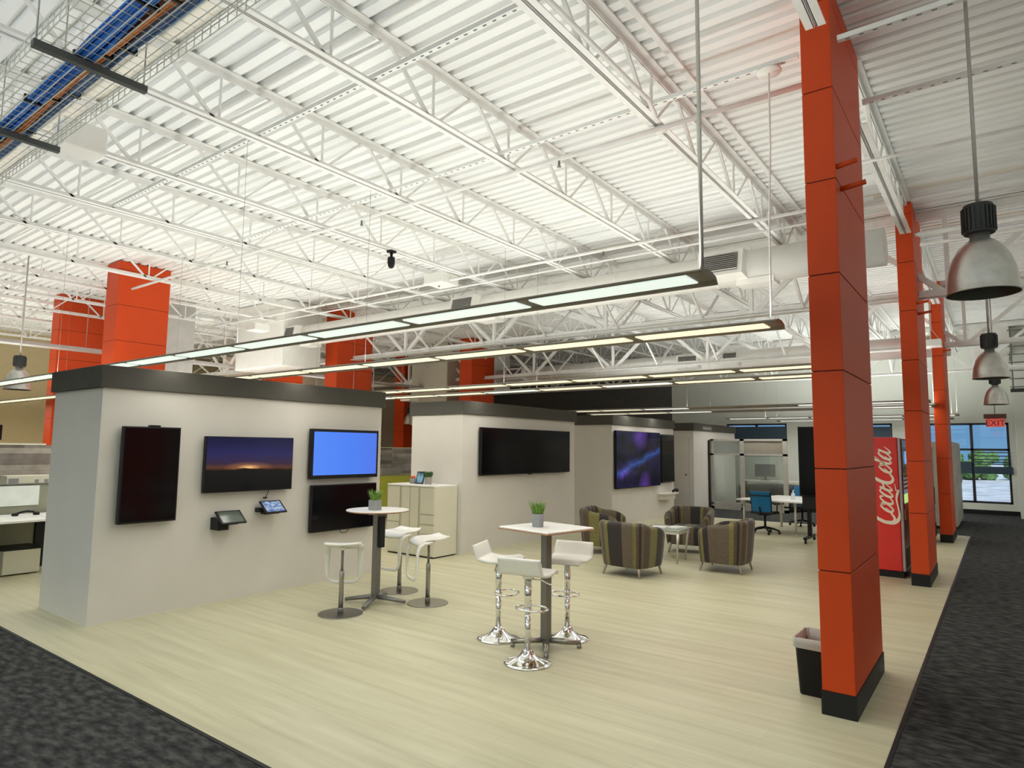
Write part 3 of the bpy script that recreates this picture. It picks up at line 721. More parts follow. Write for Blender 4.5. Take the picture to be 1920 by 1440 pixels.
# power cord reel on strut
t = thing('cord_drop', 'white disc on the strut with a cord down to the second linear light', 'cord drop', (-1.26, 4.86, 4.55))
b = MB(); b.lathe([(0, -.02), (.085, -.02), (.09, -.012), (.09, -.004), (0, 0)], n=28); b.build('disc', M['white'], t)
b = MB(); b.tube([(0, 0, -.02), (0.0, -.02, -.6), (0, -.10, -1.2), (0, -.12, -1.90)], .007, 6); b.build('cord', M['white_steel'], t)
t = thing('cord_drop', 'curved white cord dropping to the light between the first two columns', 'cord drop', (-1.50, 8.3, 4.50))
b = MB(); b.tube([(0, 0, 0), (0, 0, -.9), (.02, 0, -1.15), (.14, 0, -1.45), (.24, 0, -1.72), (.20, 0, -1.84), (.05, -.06, -1.86)], .012, 8); b.build('cord', M['cream'], t)
b = MB(); b.box(-.05, .05, -.05, .05, -.02, .04); b.build('mount', M['red'], t)

# dome camera under a joist
t = thing('security_camera', 'small dark camera hanging under a white joist in mid ceiling', 'security camera', (-7.0, 6.35, 4.55))
b = MB(); b.box(-.05, .05, -.05, .05, -.03, 0); b.tube([(0, 0, -.03), (0, 0, -.10)], .02, 8); b.build('mount', M['black'], t)
b = MB(); b.lathe([(0, -.10), (.05, -.10), (.055, -.12), (.055, -.18), (.045, -.23), (.025, -.26), (0, -.265)], n=20); b.build('housing', M['black'], t)
b = MB(); b.lathe([(0, -.02), (.02, -.02), (.02, .02), (0, .02)], (0.04, -.03, -.20), 10); b.build('eye', M['screen'], t)

# ------------------------------------------------------------------ cable tray
def cable_tray(z=3.85, y0=1.10, y1=1.62, x0=-12.5, x1=-1.2):
    t = thing('cable_tray', 'galvanised wire basket cable tray at upper left carrying blue cables', 'cable tray', ((x0 + x1) / 2, (y0 + y1) / 2, z))
    b = MB(t.location); n = 10; hh = .09
    for k in range(n + 1):
        yy = y0 + (y1 - y0) * k / n; b.tube([(x0, yy, z), (x1, yy, z)], .0035, 5, False)
    for yy in (y0, y1):
        for hz in (.045, hh): b.tube([(x0, yy, z + hz), (x1, yy, z + hz)], .0035, 5, False)
    xx = x0
    while xx < x1:
        b.tube([(xx, y0, z + hh), (xx, y0, z), (xx, y1, z), (xx, y1, z + hh)], .0035, 5, False, False); xx += .085
    wi = b.build('wire_basket', M['wire'], t); wi['kind'] = 'stuff'
    for sx in (-2.6, -4.03, -5.40, -6.8, -8.2, -9.6, -11.0):
        b = MB(t.location); b.box(sx - .021, sx + .021, y0 - .03, y1 + .03, z - .045, z - .005); b.build('support_strut', M['darkstrut'], t)
        b = MB(t.location)
        for yy in (y0 - .015, y1 + .015): b.tube([(sx, yy, z - .04), (sx, yy, DZ)], .005, 6)
        b.build('threaded_rods', M['rod'], t)
    return t
cable_tray()
TRZ = 3.60
def bundle(y, w, h, m, label, seed, z=3.855, x0=-12.4, x1=-1.3, n=9):
    rnd = random.Random(seed); t = thing('cable_bundle', label, 'cables', ((x0 + x1) / 2, y, z), 0, 'cables in the wire tray')
    b = MB(t.location)
    for k in range(n):
        yy = y - w / 2 + w * (k % max(1, n // 2) + .5) / max(1, n // 2); zz = z + .012 + (h * (k // max(1, n // 2)))
        pts = [(x0 + (x1 - x0) * i / 22, yy + rnd.uniform(-.010, .010) + .012 * math.sin(i * .9 + seed), zz + rnd.uniform(0, .006)) for i in range(23)]
        b.tube(pts, .011, 6)
    b.build('cables', M[m], t)
    xx = x0 + .4 + seed * .15
    while xx < x1:
        b = MB(t.location); b.obox((xx, y, z + .018), (.018, w + .022, .044)); b.build('tie', M['black'], t); xx += .78
bundle(1.318, .085, .016, 'cableblue', 'thick bright blue cable bundle in the wire tray', 1, n=12)
bundle(1.388, .026, .012, 'cableorange', 'orange cable bundle beside the blue one in the tray', 2, n=5)
bundle(1.442, .045, .010, 'cablenavy', 'thinner slate blue cable bundle in the tray', 3, n=7)
b = MB(); b.box(-6.60, -6.32, 1.95, 2.30, 4.28, 4.52, .015); tag(b.build('junction_box', M['duct']), 'grey-white sheet metal box under the joists at the end of the tray strut', 'box')
# far tray
t = thing('cable_tray', 'thin blue-grey cable tray running away behind the bright left column', 'cable tray', (-15.2, 8.0, TRZ))
b = MB(); b.box(-.16, .16, -6.5, 8.5, 0, .012); b.box(-.17, -.155, -6.5, 8.5, 0, .06); b.box(.155, .17, -6.5, 8.5, 0, .06); b.build('tray', M['rod'], t)
for k in range(5):
    b = MB(); b.tube([(-.10 + .045 * k, -6.4, .025), (-.08 + .04 * k, -2.8, .035), (-.09 + .045 * k, 0, .03), (-.09 + .045 * k, 8.4, .03)], .02, 6); b.build('cable', M['cablenavy' if k % 2 else 'cableblue'], t)
for yy in (-5.6, -2.6, .4, 3.4, 6.4):
    b = MB(); b.tube([(0, yy, .06), (0, yy, DZ - TRZ)], .006, 6); b.build('hanger', M['rod'], t)

# ------------------------------------------------------------------ kiosks
def kiosk(x0, x1, y0, y1, label):
    t = thing('display_kiosk', label, 'kiosk', ((x0 + x1) / 2, (y0 + y1) / 2, 0), 0, 'grey walled display kiosks')
    b = MB(t.location); b.box(x0, x1, y0, y1, 0, 2.24); b.build('walls', M['pod'], t)
    b = MB(t.location); e = .035; b.box(x0 - e, x1 + e, y0 - e, y1 + e, 2.235, 2.45); b.build('fascia', M['fascia'], t, bevel=.004)
    b = MB(t.location); e = .006; b.box(x0 - e, x1 + e, y0 - e, y1 + e, 0, .012); b.build('base_strip', M['cream'], t)
    return t
kiosk(-8.07, -6.87, 2.615, 6.14, 'grey kiosk with charcoal top band nearest the camera at left')
kiosk(-8.07, -6.92, 7.91, 11.35, 'grey kiosk with charcoal top band behind the cream cabinets')
kiosk(-8.07, -6.88, 12.87, 16.25, 'grey kiosk carrying the purple and blue picture screen')
k4 = kiosk(-8.3, -6.88, 17.65, 21.2, 'farthest grey kiosk with a plain flush door')
b = MB(k4.location); b.box(-7.86, -7.02, 17.638, 17.651, .01, 2.02); d4 = b.build('door', M['pod'], k4)
b = MB(k4.location); y_ = 17.634
for (xa, xb, za, zb) in ((-7.875, -7.86, 0, 2.035), (-7.02, -7.005, 0, 2.035), (-7.875, -7.005, 2.02, 2.035)): b.box(xa, xb, y_, 17.652, za, zb)
b.build('door_gap', M['cream_dark'], k4)
b = MB(k4.location); b.lathe([(0, -.03), (.03, -.03), (.03, .0), (0, .0)], (0, 0, 0), 16)
bmesh.ops.rotate(b.bm, verts=b.bm.verts, cent=-k4.location, matrix=Matrix.Rotation(PI / 2, 3, 'X'))
for v in b.bm.verts: v.co += Vector((-7.10, 17.62, 1.0))
b.build('handle', M['grey_metal'], d4)
b = MB(k4.location); b.box(-6.846, -6.842, 18.3, 19.0, 2.28, 2.36); b.build('sign_plate', M['greywall'], k4)

# ------------------------------------------------------------------ wall screens (face +X)
def screen(xw, y0, y1, z0, z1, label, smat, bez=.012, depth=.06, gap=.06, bm='black', tilt=0, name='display_screen', emis=True):
    t = thing(name, label, 'screen', (xw, (y0 + y1) / 2, z0), 0, 'flat screens on the kiosk walls'); L = t.location
    xf = xw + gap + depth
    b = MB(L); b.box(xw + gap, xf, y0, y1, z0, z1, .006); b.build('case', M[bm], t)
    b = MB(L); b.box(xf - .001, xf + .003, y0 + bez, y1 - bez, z0 + bez * 1.3, z1 - bez); b.build('display', smat, t)
    b = MB(L); b.box(xw, xw + gap + .002, (y0 + y1) / 2 - .2, (y0 + y1) / 2 + .2, z0 + (z1 - z0) * .3, z0 + (z1 - z0) * .7); b.build('wall_mount', M['black'], t)
    return t
X1 = -6.87; X2 = -6.92; X3 = -6.88
sA = screen(X1, 2.785, 3.335, .925, 1.868, 'portrait black screen at the left end of the first kiosk, webcam on top', M['screen'], .016, gap=.04)
b = MB(sA.location); b.box(-6.83, -6.77, 3.03, 3.13, 1.868, 1.886, .004); b.build('webcam', M['black'], sA)
screen(X1, 3.61, 4.68, 1.183, 1.788, 'landscape screen showing a dark blue sunset on the first kiosk', M['scr_sunset'], .008, gap=.04)
screen(X1, 4.935, 6.01, 1.288, 1.908, 'landscape screen lit plain bright blue on the first kiosk', M['scr_blue'], .035, gap=.04)
sD = screen(X1, 4.975, 6.00, .637, 1.212, 'switched-off black screen below the bright blue one', M['screen'], .012, gap=.04)
b = MB(sD.location); b.tube([(-6.80, 5.5 + .07 * math.cos(a * PI / 8), .64 - .05 * math.sin(a * PI / 8)) for a in range(9)], .004, 6); b.build('loose_cable', M['black'], sD)
sE = screen(X2, 8.285, 11.03, 1.237, 2.032, 'very wide switched-off black screen on the second kiosk', M['screen'], .014, gap=.03)
b = MB(sE.location); b.box(-6.835, -6.82, 9.62, 9.70, 1.222, 1.237); b.build('sensor', M['black'], sE)
screen(X3, 12.93, 15.24, .815, 2.11, 'tall screen with purple and blue space picture on the third kiosk', M['scr_galaxy'], .014, gap=.02)
screen(X3, 15.37, 16.12, .873, 2.075, 'narrow portrait grey-black screen at the end of the third kiosk', M['screen'], .03, gap=.02)

def wall_tablet(y, z, w, d, label, smat, boxy):
    t = thing('wall_tablet', label, 'tablet', (X1, y, z), 0, 'tablets on wall brackets')
    b = MB()
    if boxy: b.box(0, .16, -w * .5, -w * .08, -.10, .03, .004)
    else: b.box(0, .09, -w * .5, -w * .2, -.03, .02, .004)
    b.build('bracket', M['black'], t)
    b = MB(); b.box(.03, .12, -w * .3, w * .4, -.055, -.015, .006); b.build('arm', M['black'], t)
    til = Matrix.Rotation(math.radians(38), 4, 'Y')
    b = MB(); b.obox((.15, 0, .03), (d, w, .016), 0, til, .004); b.build('body', M['black'], t)
    b = MB(); n = til @ Vector((0, 0, 1)); c = Vector((.15, 0, .03)) + n * .0085; b.obox(c, (d * .82, w * .84, .002), 0, til); b.build('display', smat, t)
wall_tablet(3.90, .885, .29, .20, 'black tablet on a boxy bracket under the sunset screen, dull display', M['dulldisplay'], True)
wall_tablet(4.41, .965, .27, .20, 'lit blue tablet on a wall bracket under the sunset screen', M['scr_ui'], False)
b = MB(); b.tube([(-6.80, 4.40, 1.19), (-6.82, 4.395, 1.14), (-6.84, 4.385, 1.10)], .004, 6); b.box(-6.868, -6.83, 4.37, 4.40, 1.085, 1.10); tag(b.build('hanging_cable', M['black']), 'short black cable under the sunset screen', 'cable')
t = thing('wall_shelf', 'small white bow-front shelf under the narrow screen of the third kiosk', 'shelf', (X3, 15.66, .56))
b = MB(); b.prism([(0, -.45), (.20, -.42), (.27, -.2), (.27, .2), (.20, .42), (0, .45)], 'Z', .03, .055)
b.build('top', M['white'], t)
b = MB(); b.prism([(0, -.40), (.14, -.36), (.20, -.15), (.20, .15), (.14, .36), (0, .40)], 'Z', -.10, .03); b.build('body', M['pod'], t)
t = thing('barcode_scanner', 'dark handset lying on the small white wall shelf', 'handset', (X3 + .16, 15.95, .615))
b = MB(); b.tube([(0, -.16, .03), (0, .0, .06), (0, .13, .055)], [.025, .035, .04], 8); b.build('body', M['black'], t)
b = MB(); b.tube([(0, .10, .05), (0, .15, .005)], .022, 8); b.build('grip', M['black'], t)

# ------------------------------------------------------------------ plants
def grass_pot(loc, label, h=.085, rp=.043, m='grass', pm='pot', sq=False, s=1.0, bush=False):
    t = thing('potted_plant', label, 'plant', loc, 0, 'small potted plants')
    b = MB()
    if sq: b.prism([(-rp * .9, -rp * .9), (rp * .9, -rp * .9), (rp * .9, rp * .9), (-rp * .9, rp * .9)], 'Z', 0, h)
    else: b.lathe([(0, 0), (rp * .86, 0), (rp * .9, .004), (rp, h), (rp * .93, h), (rp * .9, h - .012), (0, h - .012)], n=28)
    b.build('pot', M[pm], t)
    b = MB(); rnd = random.Random(hash(label) % 1000 if False else len(label))
    for k in range(240):
        a = rnd.uniform(0, 2 * PI); r0 = rp * .8 * math.sqrt(rnd.random()); le = rnd.uniform(.045, .10) * s; sp = rnd.uniform(.1, .75 if bush else .5)
        p0 = Vector((r0 * math.cos(a), r0 * math.sin(a), h - .012)); a2 = a + rnd.uniform(-.6, .6)
        dv = Vector((math.cos(a2) * sp, math.sin(a2) * sp, 1)).normalized()
        p1 = p0 + dv * le * .6; p2 = p1 + (dv + Vector((math.cos(a2), math.sin(a2), -.3)) * .25).normalized() * le * .5
        w = .0028 if not bush else .008; sd = Vector((-math.sin(a2), math.cos(a2), 0)) * w
        v0, v1, v2, v3, v4 = b.v(p0 - sd), b.v(p0 + sd), b.v(p1 + sd), b.v(p1 - sd), b.v(p2)
        b.f([v0, v1, v2, v3]); b.f([v3, v2, v4])
    b.build('foliage', M[m], t, fix=False)
    return t

# ------------------------------------------------------------------ bar tables
t1 = thing('bar_table', 'round white bar-height table by the screens of the first kiosk', 'table', (-5.53, 4.93, 0))
b = MB(); b.lathe([(0, .985), (.30, .985), (.335, .992), (.342, 1.002), (.338, 1.006), (0, 1.006)], n=64, sm=False); tp = b.build('tabletop', M['whitetop'], t1)
b = MB(); b.lathe([(.30, .9835), (.337, .9905), (.3435, 1.000), (.3425, 1.0015), (.335, .993)], n=64); b.build('edge_band', M['ply'], tp)
b = MB(); b.box(-.035, .035, -.035, .035, .06, .985, .004); b.build('column', M['grey_metal'], t1)
b = MB(); b.obox((0, 0, .975), (.40, .06, .02), .5); b.obox((0, 0, .975), (.06, .40, .02), .5); b.build('top_plate', M['grey_metal'], t1)
for k in range(4):
    a = .49 + k * PI / 2; b = MB(); c_, s_ = math.cos(a), math.sin(a)
    b.tube([(c_ * .02, s_ * .02, .075), (c_ * .18, s_ * .18, .055), (c_ * .34, s_ * .34, .03)], [.034, .028, .022], 10, flat=.8); b.build('foot', M['grey_metal'], t1)
b = MB(); b.box(.035, .075, -.02, .05, .60, .93, .006); b.build('power_box', M['black'], t1)
t2 = thing('bar_table', 'square white bar-height table among the chrome stools', 'table', (-3.21, 4.80, 0), -.18)
b = MB(); b.box(-.295, .295, -.295, .295, .997, 1.018, .012, 3); tp = b.build('tabletop', M['whitetop'], t2)
b = MB(); b.box(-.297, .297, -.297, .297, .992, 1.004, .005); b.build('edge_band', M['ply'], tp)
b = MB(); b.box(-.034, .034, -.034, .034, .05, .992, .004); b.build('column', M['grey_metal'], t2)
for k in range(4):
    a = PI / 4 + k * PI / 2; b = MB(); c_, s_ = math.cos(a), math.sin(a)
    b.tube([(c_ * .02, s_ * .02, .062), (c_ * .30, s_ * .30, .045)], [.030, .024], 4, flat=.9); b.lathe([(0, 0), (.02, 0), (.02, .035), (0, .035)], (c_ * .285, s_ * .285, 0), 12); b.build('foot', M['steel'], t2)
grass_pot((-5.50, 4.86, 1.006), 'potted grass in a square grey pot on the round table', .11, .055, sq=True, s=1.35)
grass_pot((-3.26, 4.74, 1.018), 'potted grass in a round grey pot on the square table', .112, .054, s=1.35)

# white loop-frame stools
def loop_stool():
    t = thing('bar_stool', '', 'stool', (0, 0, 0), 0, 'white loop-frame stools at the round table')
    b = MB(); b.lathe([(0, 0), (.222, 0), (.224, .004), (.222, .008), (0, .010)], n=56, sm=False); b.build('base_plate', M['steel'], t)
    b = MB(); b.lathe([(0, .009), (.028, .009), (.028, .06), (.022, .065), (0, .065)], n=20); b.build('collar', M['grey_metal'], t)
    b = MB(); b.lathe([(0, .06), (.024, .06), (.024, .42), (.018, .43), (0, .43)], n=20); b.build('lower_tube', M['steel'], t)
    b = MB(); b.tube([(0, 0, .42), (0, 0, .66)], .013, 14); b.build('upper_rod', M['grey_metal'], t)
    # seat: curved shell, back lip up, front rolled down
    def seat(u, v):
        x = (u - .5) * .37; yv = (v - .5) * .36
        z = .690 + .030 * max(0, (.5 - v) * 2 - .35) ** 1.5 * 1.6 - .052 * max(0, (v - .66) / .34) ** 2 + .010 * (abs(u - .5) * 2) ** 2
        xx = x * (1 - .10 * (abs(v - .5) * 2) ** 3)
        return (xx, yv, z)
    b = MB(); b.grid(seat, 18, 18); b.build('seat', M['white'], t, solid=.018)
    pts = []
    for s in (-1,): pts += [(-.165, .02, .672), (-.172, .12, .662), (-.172, .165, .63), (-.170, .185, .56), (-.168, .19, .42), (-.165, .192, .345), (-.150, .194, .305), (-.115, .195, .282), (-.06, .195, .276)]
    pts = pts + [(-x, y, z) for x, y, z in reversed(pts)]
    b = MB(); b.tube(pts, [.034, .036, .036, .030, .022] + [.017] * (len(pts) - 10) + [.022, .030, .036, .036, .034], 12, flat=.55); b.build('loop_footrest', M['white'], t)
    b = MB(); b.box(-.17, .17, -.02, .03, .664, .680); b.lathe([(0, .63), (.03, .64), (.034, .675), (0, .675)], n=16); b.build('bracket', M['white'], t)
    b = MB(); b.tube([(.03, 0, .655), (.16, -.02, .652)], .006, 6); b.build('lever', M['chrome'], t)
    return t
ls = loop_stool(); ls.location = (-5.46, 4.41, 0); ls.rotation_euler = (0, 0, .80); ls['label'] = 'white loop-frame stool left of the round table, nearest the camera'
dup(ls, (-5.78, 5.52, 0), PI + .05, 'white loop-frame stool behind the round table, by the cream cabinets')
dup(ls, (-5.10, 5.30, 0), PI - .46, 'white loop-frame stool right of the round table')

# chrome bar stools
def chrome_stool():
    t = thing('bar_stool', '', 'stool', (0, 0, 0), 0, 'chrome stools at the square table')
    b = MB(); b.lathe([(0, 0), (.188, 0), (.192, .004), (.190, .009), (.165, .016), (.11, .034), (.07, .060), (.048, .085), (.040, .10), (.036, .105), (0, .105)], n=56); b.build('base', M['chrome'], t)
    b = MB(); b.lathe([(0, .10), (.024, .10), (.024, .40), (0, .40)], n=24); b.build('lower_tube', M['chrome'], t)
    b = MB(); b.lathe([(0, .385), (.029, .385), (.029, .665), (0, .665)], n=24); b.build('upper_tube', M['chrome'], t)
    pts = []; n = 28
    for k in range(n + 1):
        a = 2 * PI * k / n; pts.append((.135 * math.cos(a), .075 + .105 * math.sin(a), .405))
    b = MB(); b.tube(pts, .0085, 8, False); b.lathe([(.029, .392), (.036, .395), (.036, .418), (.029, .42)], n=20); b.build('footrest', M['chrome'], t)
    def seat(u, v):
        x = (u - .5) * .385
        # profile along y: back lip, dish, front roll
        s = v
        if s < .28:
            a = s / .28; yv = -.185 + .045 * a ** .8; z = .835 - .125 * a ** .9
        elif s < .8:
            a = (s - .28) / .52; yv = -.140 + .275 * a; z = .710 - .018 * math.sin(a * PI)
        else:
            a = (s - .8) / .2; yv = .135 + .055 * a; z = .710 - .028 * a ** 2
        xx = x * (1 - .06 * (abs(v - .5) * 2) ** 4)
        return (xx, yv, z)
    b = MB(); b.grid(seat, 14, 30); b.build('seat', M['white'], t, solid=.022)
    b = MB(); b.lathe([(0, .655), (.045, .655), (.05, .675), (.05, .684), (0, .684)], n=20); b.build('seat_plate', M['chrome'], t)
    b = MB(); b.tube([(.02, 0, .655), (.12, .01, .65), (.17, .02, .625), (.20, .02, .62)], .006, 8); b.build('lever', M['chrome'], t)
    return t
cs = chrome_stool(); cs.location = (-3.687, 4.746, 0); cs.rotation_euler = (0, 0, -PI / 2 + .35); cs['label'] = 'chrome stool with white seat left of the square table'
dup(cs, (-3.095, 4.368, 0), .18, 'chrome stool with white seat in front of the square table, nearest the camera')
dup(cs, (-3.206, 5.14, 0), PI + .18, 'chrome stool with white seat behind and right of the square table')

# ------------------------------------------------------------------ cream cabinets
def cabinet(x0, x1, y0, y1, h, flip, label):
    t = thing('storage_cabinet', label, 'cabinet', ((x0 + x1) / 2, (y0 + y1) / 2, 0), 0, 'cream storage cabinets')
    L = t.location; b = MB(L); b.box(x0, x1, y0 + .02, y1, .02, h - .025); b.build('body', M['cream'], t)
    b = MB(L); b.box(x0 + .01, x1 - .01, y0 + .03, y1 - .02, 0, .02); b.build('plinth', M['black_base'], t)
    b = MB(L); b.box(x0, x1, y0 - .004, y1, h - .025, h, .004); b.build('top', M['whitetop'], t)
    w = x1 - x0; g = .003
    def fx(a): return x0 + w * a if not flip else x1 - w * a
    def pan(a0, a1, z0, z1, nm, hd=None):
        xa, xb = sorted((fx(a0), fx(a1))); b = MB(L); b.box(xa + g, xb - g, y0, y0 + .02, z0 + g, z1 - g, .002); o = b.build(nm, M['cream'], t)
        return o
    pan(0, .36, .03, h - .03, 'door')
    d = MB(L); xa, xb = sorted((fx(.36), fx(.44))); d.box(xa, xb, y0 + .012, y0 + .02, .03, h - .03); d.build('pull_channel', M['cream_dark'], t)
    pan(.44, 1, .66, h - .03, 'door')
    zs = [.66, .51, .36, .03]
    for i in range(3):
        o = pan(.44, 1, zs[i + 1], zs[i] - .012, 'drawer')
        xa, xb = sorted((fx(.46), fx(.98))); b = MB(L); b.box(xa, xb, y0 + .004, y0 + .019, zs[i] - .012, zs[i]); b.build('drawer_pull', M['cream_dark'], o)
cabinet(-8.035, -7.52, 7.36, 7.90, 1.10, True, 'cream storage cabinet on the left, beside the gap between kiosks')
cabinet(-7.515, -7.00, 7.36, 7.90, 1.10, False, 'cream storage cabinet on the right, against the second kiosk corner')
t = thing('candle_jar', 'grey ribbed cup with an orange top on the cream cabinets', 'cup', (-7.72, 7.62, 1.10))
b = MB(); b.lathe([(0, 0), (.046, 0), (.048, .005), (.048, .085), (0, .085)], n=24)
for k in range(16):
    a = 2 * PI * k / 16; b.tube([(.048 * math.cos(a), .048 * math.sin(a), .005), (.048 * math.cos(a), .048 * math.sin(a), .083)], .004, 5)
b.build('cup', M['pot'], t)
b = MB()
for a in range(5): b.lathe([(0, .08), (.016, .085), (.02, .105), (.014, .122), (0, .126)], (.022 * math.cos(a * 1.257), .022 * math.sin(a * 1.257), 0), 10)
b.build('orange_contents', mat('orange_red_wax', (.65, .10, .03), .5), t)
t = thing('photo_frame', 'small dark-framed blue picture leaning on the cream cabinets', 'picture frame', (-7.56, 7.60, 1.10), .18)
til = Matrix.Rotation(math.radians(-16), 4, 'X')
b = MB(); b.obox((0, .03, .098), (.15, .012, .205), 0, til, .002); b.build('frame', M['black'], t)
b = MB(); b.obox((0, .03 - .0068, .098 - .0), (.118, .002, .165), 0, til); b.build('picture', mat('sky_blue_print', (.16, .36, .62), .35, var=.9, scale=9), t)
grass_pot((-7.42, 7.66, 1.10), 'bushy green plant in a stone pot on the cream cabinets', .115, .062, 'leaf', 'potbeige', s=1.15, bush=True)

# ------------------------------------------------------------------ striped tub chairs
def tub_chair():
    t = thing('tub_armchair', '', 'armchair', (0, 0, 0), 0, 'striped tub armchairs round the glass table')
    def path(p, a, bk, fr):
        # horseshoe p 0..1 from front-left round the back to front-right (front is +Y)
        ang = math.radians(-40 + 260 * (1 - p)) + 0
        th = math.radians(140 + 260 * p)      # 140 -> 400 deg (through 270 = back)
        c, s = math.cos(th), math.sin(th); e = 2 / 4.2
        x = a * math.copysign(abs(c) ** e, c); y = (bk if s < 0 else fr) * math.copysign(abs(s) ** e, s)
        return x, y
    def hgt(p):
        k = abs(p - .5) * 2
        return .725 - .17 * max(0, (k - .42) / .58) ** 1.3
    NU = 72
    def shell(u, v):
        h = hgt(u); k = v
        xo, yo = path(u, .385, .37, .36); xb, yb = path(u, .335, .315, .33); xi, yi = path(u, .285, .27, .36)
        rip = .010 * abs(math.sin(u * PI * 11))
        xi2, yi2 = path(u, .285 + rip, .27 + rip, .36)
        if k < .42:
            a = k / .42; x = xb + (xo - xb) * a ** .7; y = yb + (yo - yb) * a ** .7; z = .13 + (h - .05 - .13) * a
        elif k < .62:
            a = (k - .42) / .20 * PI; m = .5 - .5 * math.cos(a); x = xo + (xi2 - xo) * m; y = yo + (yi2 - yo) * m; z = h - .05 + .05 * math.sin(a)
        else:
            a = (k - .62) / .38; x, y = xi2, yi2; z = h - .05 - (h - .05 - .36) * a
            x *= 1 - .05 * a; y *= 1 - .05 * a if y < 0 else 1
        return (x, y, z)
    b = MB(); V = b.grid(shell, NU, 26, True, lambda u, v: (u * 2.6 + .1, v))
    for end in (0, NU):
        fc = b.f(V[end] if end else V[end][::-1])
        if fc:
            for lp in fc.loops: lp[b.uv].uv = (.05 if end else .45, 0)
    b.build('upholstered_shell', M['stripe'], t)
    def seatf(u, v):
        th = 2 * PI * u; c, s = math.cos(th), math.sin(th); e = 2 / 4.5
        rr = [(.98, .14), (1.0, .16), (1.0, .37), (.97, .41), (.88, .43), (.5, .438), (0.001, .44)]
        i = min(int(v * 6), 5); a = v * 6 - i; r = rr[i][0] * (1 - a) + rr[i + 1][0] * a; z = rr[i][1] * (1 - a) + rr[i + 1][1] * a
        return (.285 * r * math.copysign(abs(c) ** e, c), .02 + .30 * r * math.copysign(abs(s) ** e, s), z)
    b = MB(); b.grid(seatf, 40, 12, True, lambda u, v: ((seatf(u, v)[0] + .4) * 1.6, v), True); b.build('seat_cushion', M['stripe'], t)
    for sx in (-1, 1):
        for sy in (-1, 1):
            b = MB(); x, y = sx * .255, .0 + sy * .255
            b.tube([(x, y, .15), (x + sx * .012, y + sy * .012, .08), (x + sx * .03, y + sy * .03, 0)], [.022, .017, .011], 10); b.build('leg', M['legwood'], t)
    return t
tc0 = tub_chair(); tc0.location = (-4.13, 8.30, 0); tc0.rotation_euler = (0, 0, -.10); tc0['label'] = 'striped tub armchair with its back to the camera, front left of the glass table'
dup(tc0, (-3.22, 9.42, 0), PI / 2 + .05, 'striped tub armchair at the right of the glass table, back to the corridor')
dup(tc0, (-5.35, 9.72, 0), -PI / 2 + .25, 'striped tub armchair at the left, nearest the second kiosk')
dup(tc0, (-4.27, 10.72, 0), PI + .15, 'striped tub armchair behind the glass table, open side to the camera')

# coffee table
t = thing('coffee_table', 'small square glass-topped table among the striped armchairs', 'table', (-4.20, 9.63, 0), .10)
b = MB(); b.box(-.30, .30, -.30, .30, .488, .50, .003); b.build('glass_top', M['tabletglass'], t)
b = MB()
for s in (-1, 1): b.box(-.27, .27, s * .25 - .012, s * .25 + .012, .43, .485); b.box(s * .25 - .012, s * .25 + .012, -.27, .27, .43, .485)
b.build('apron', M['white'], t)
for sx in (-1, 1):
    for sy in (-1, 1):
        b = MB(); b.tube([(sx * .25, sy * .25, .46), (sx * .235, sy * .235, .25), (sx * .22, sy * .22, 0)], [.026, .018, .010], 10); b.build('leg', M['alu'], t)
for (x, y, rz, l) in ((-4.32, 9.62, .3, 'white magazine on the left of the glass table'), (-4.10, 9.76, -.2, 'white magazine on the right of the glass table')):
    b = MB(); b.obox((0, 0, .004), (.21, .28, .006)); o = tag(b.build('magazine', M['paper']), l, 'magazine', 'magazines on the glass table'); o.location = (x, y, .50); o.rotation_euler = (0, 0, rz)

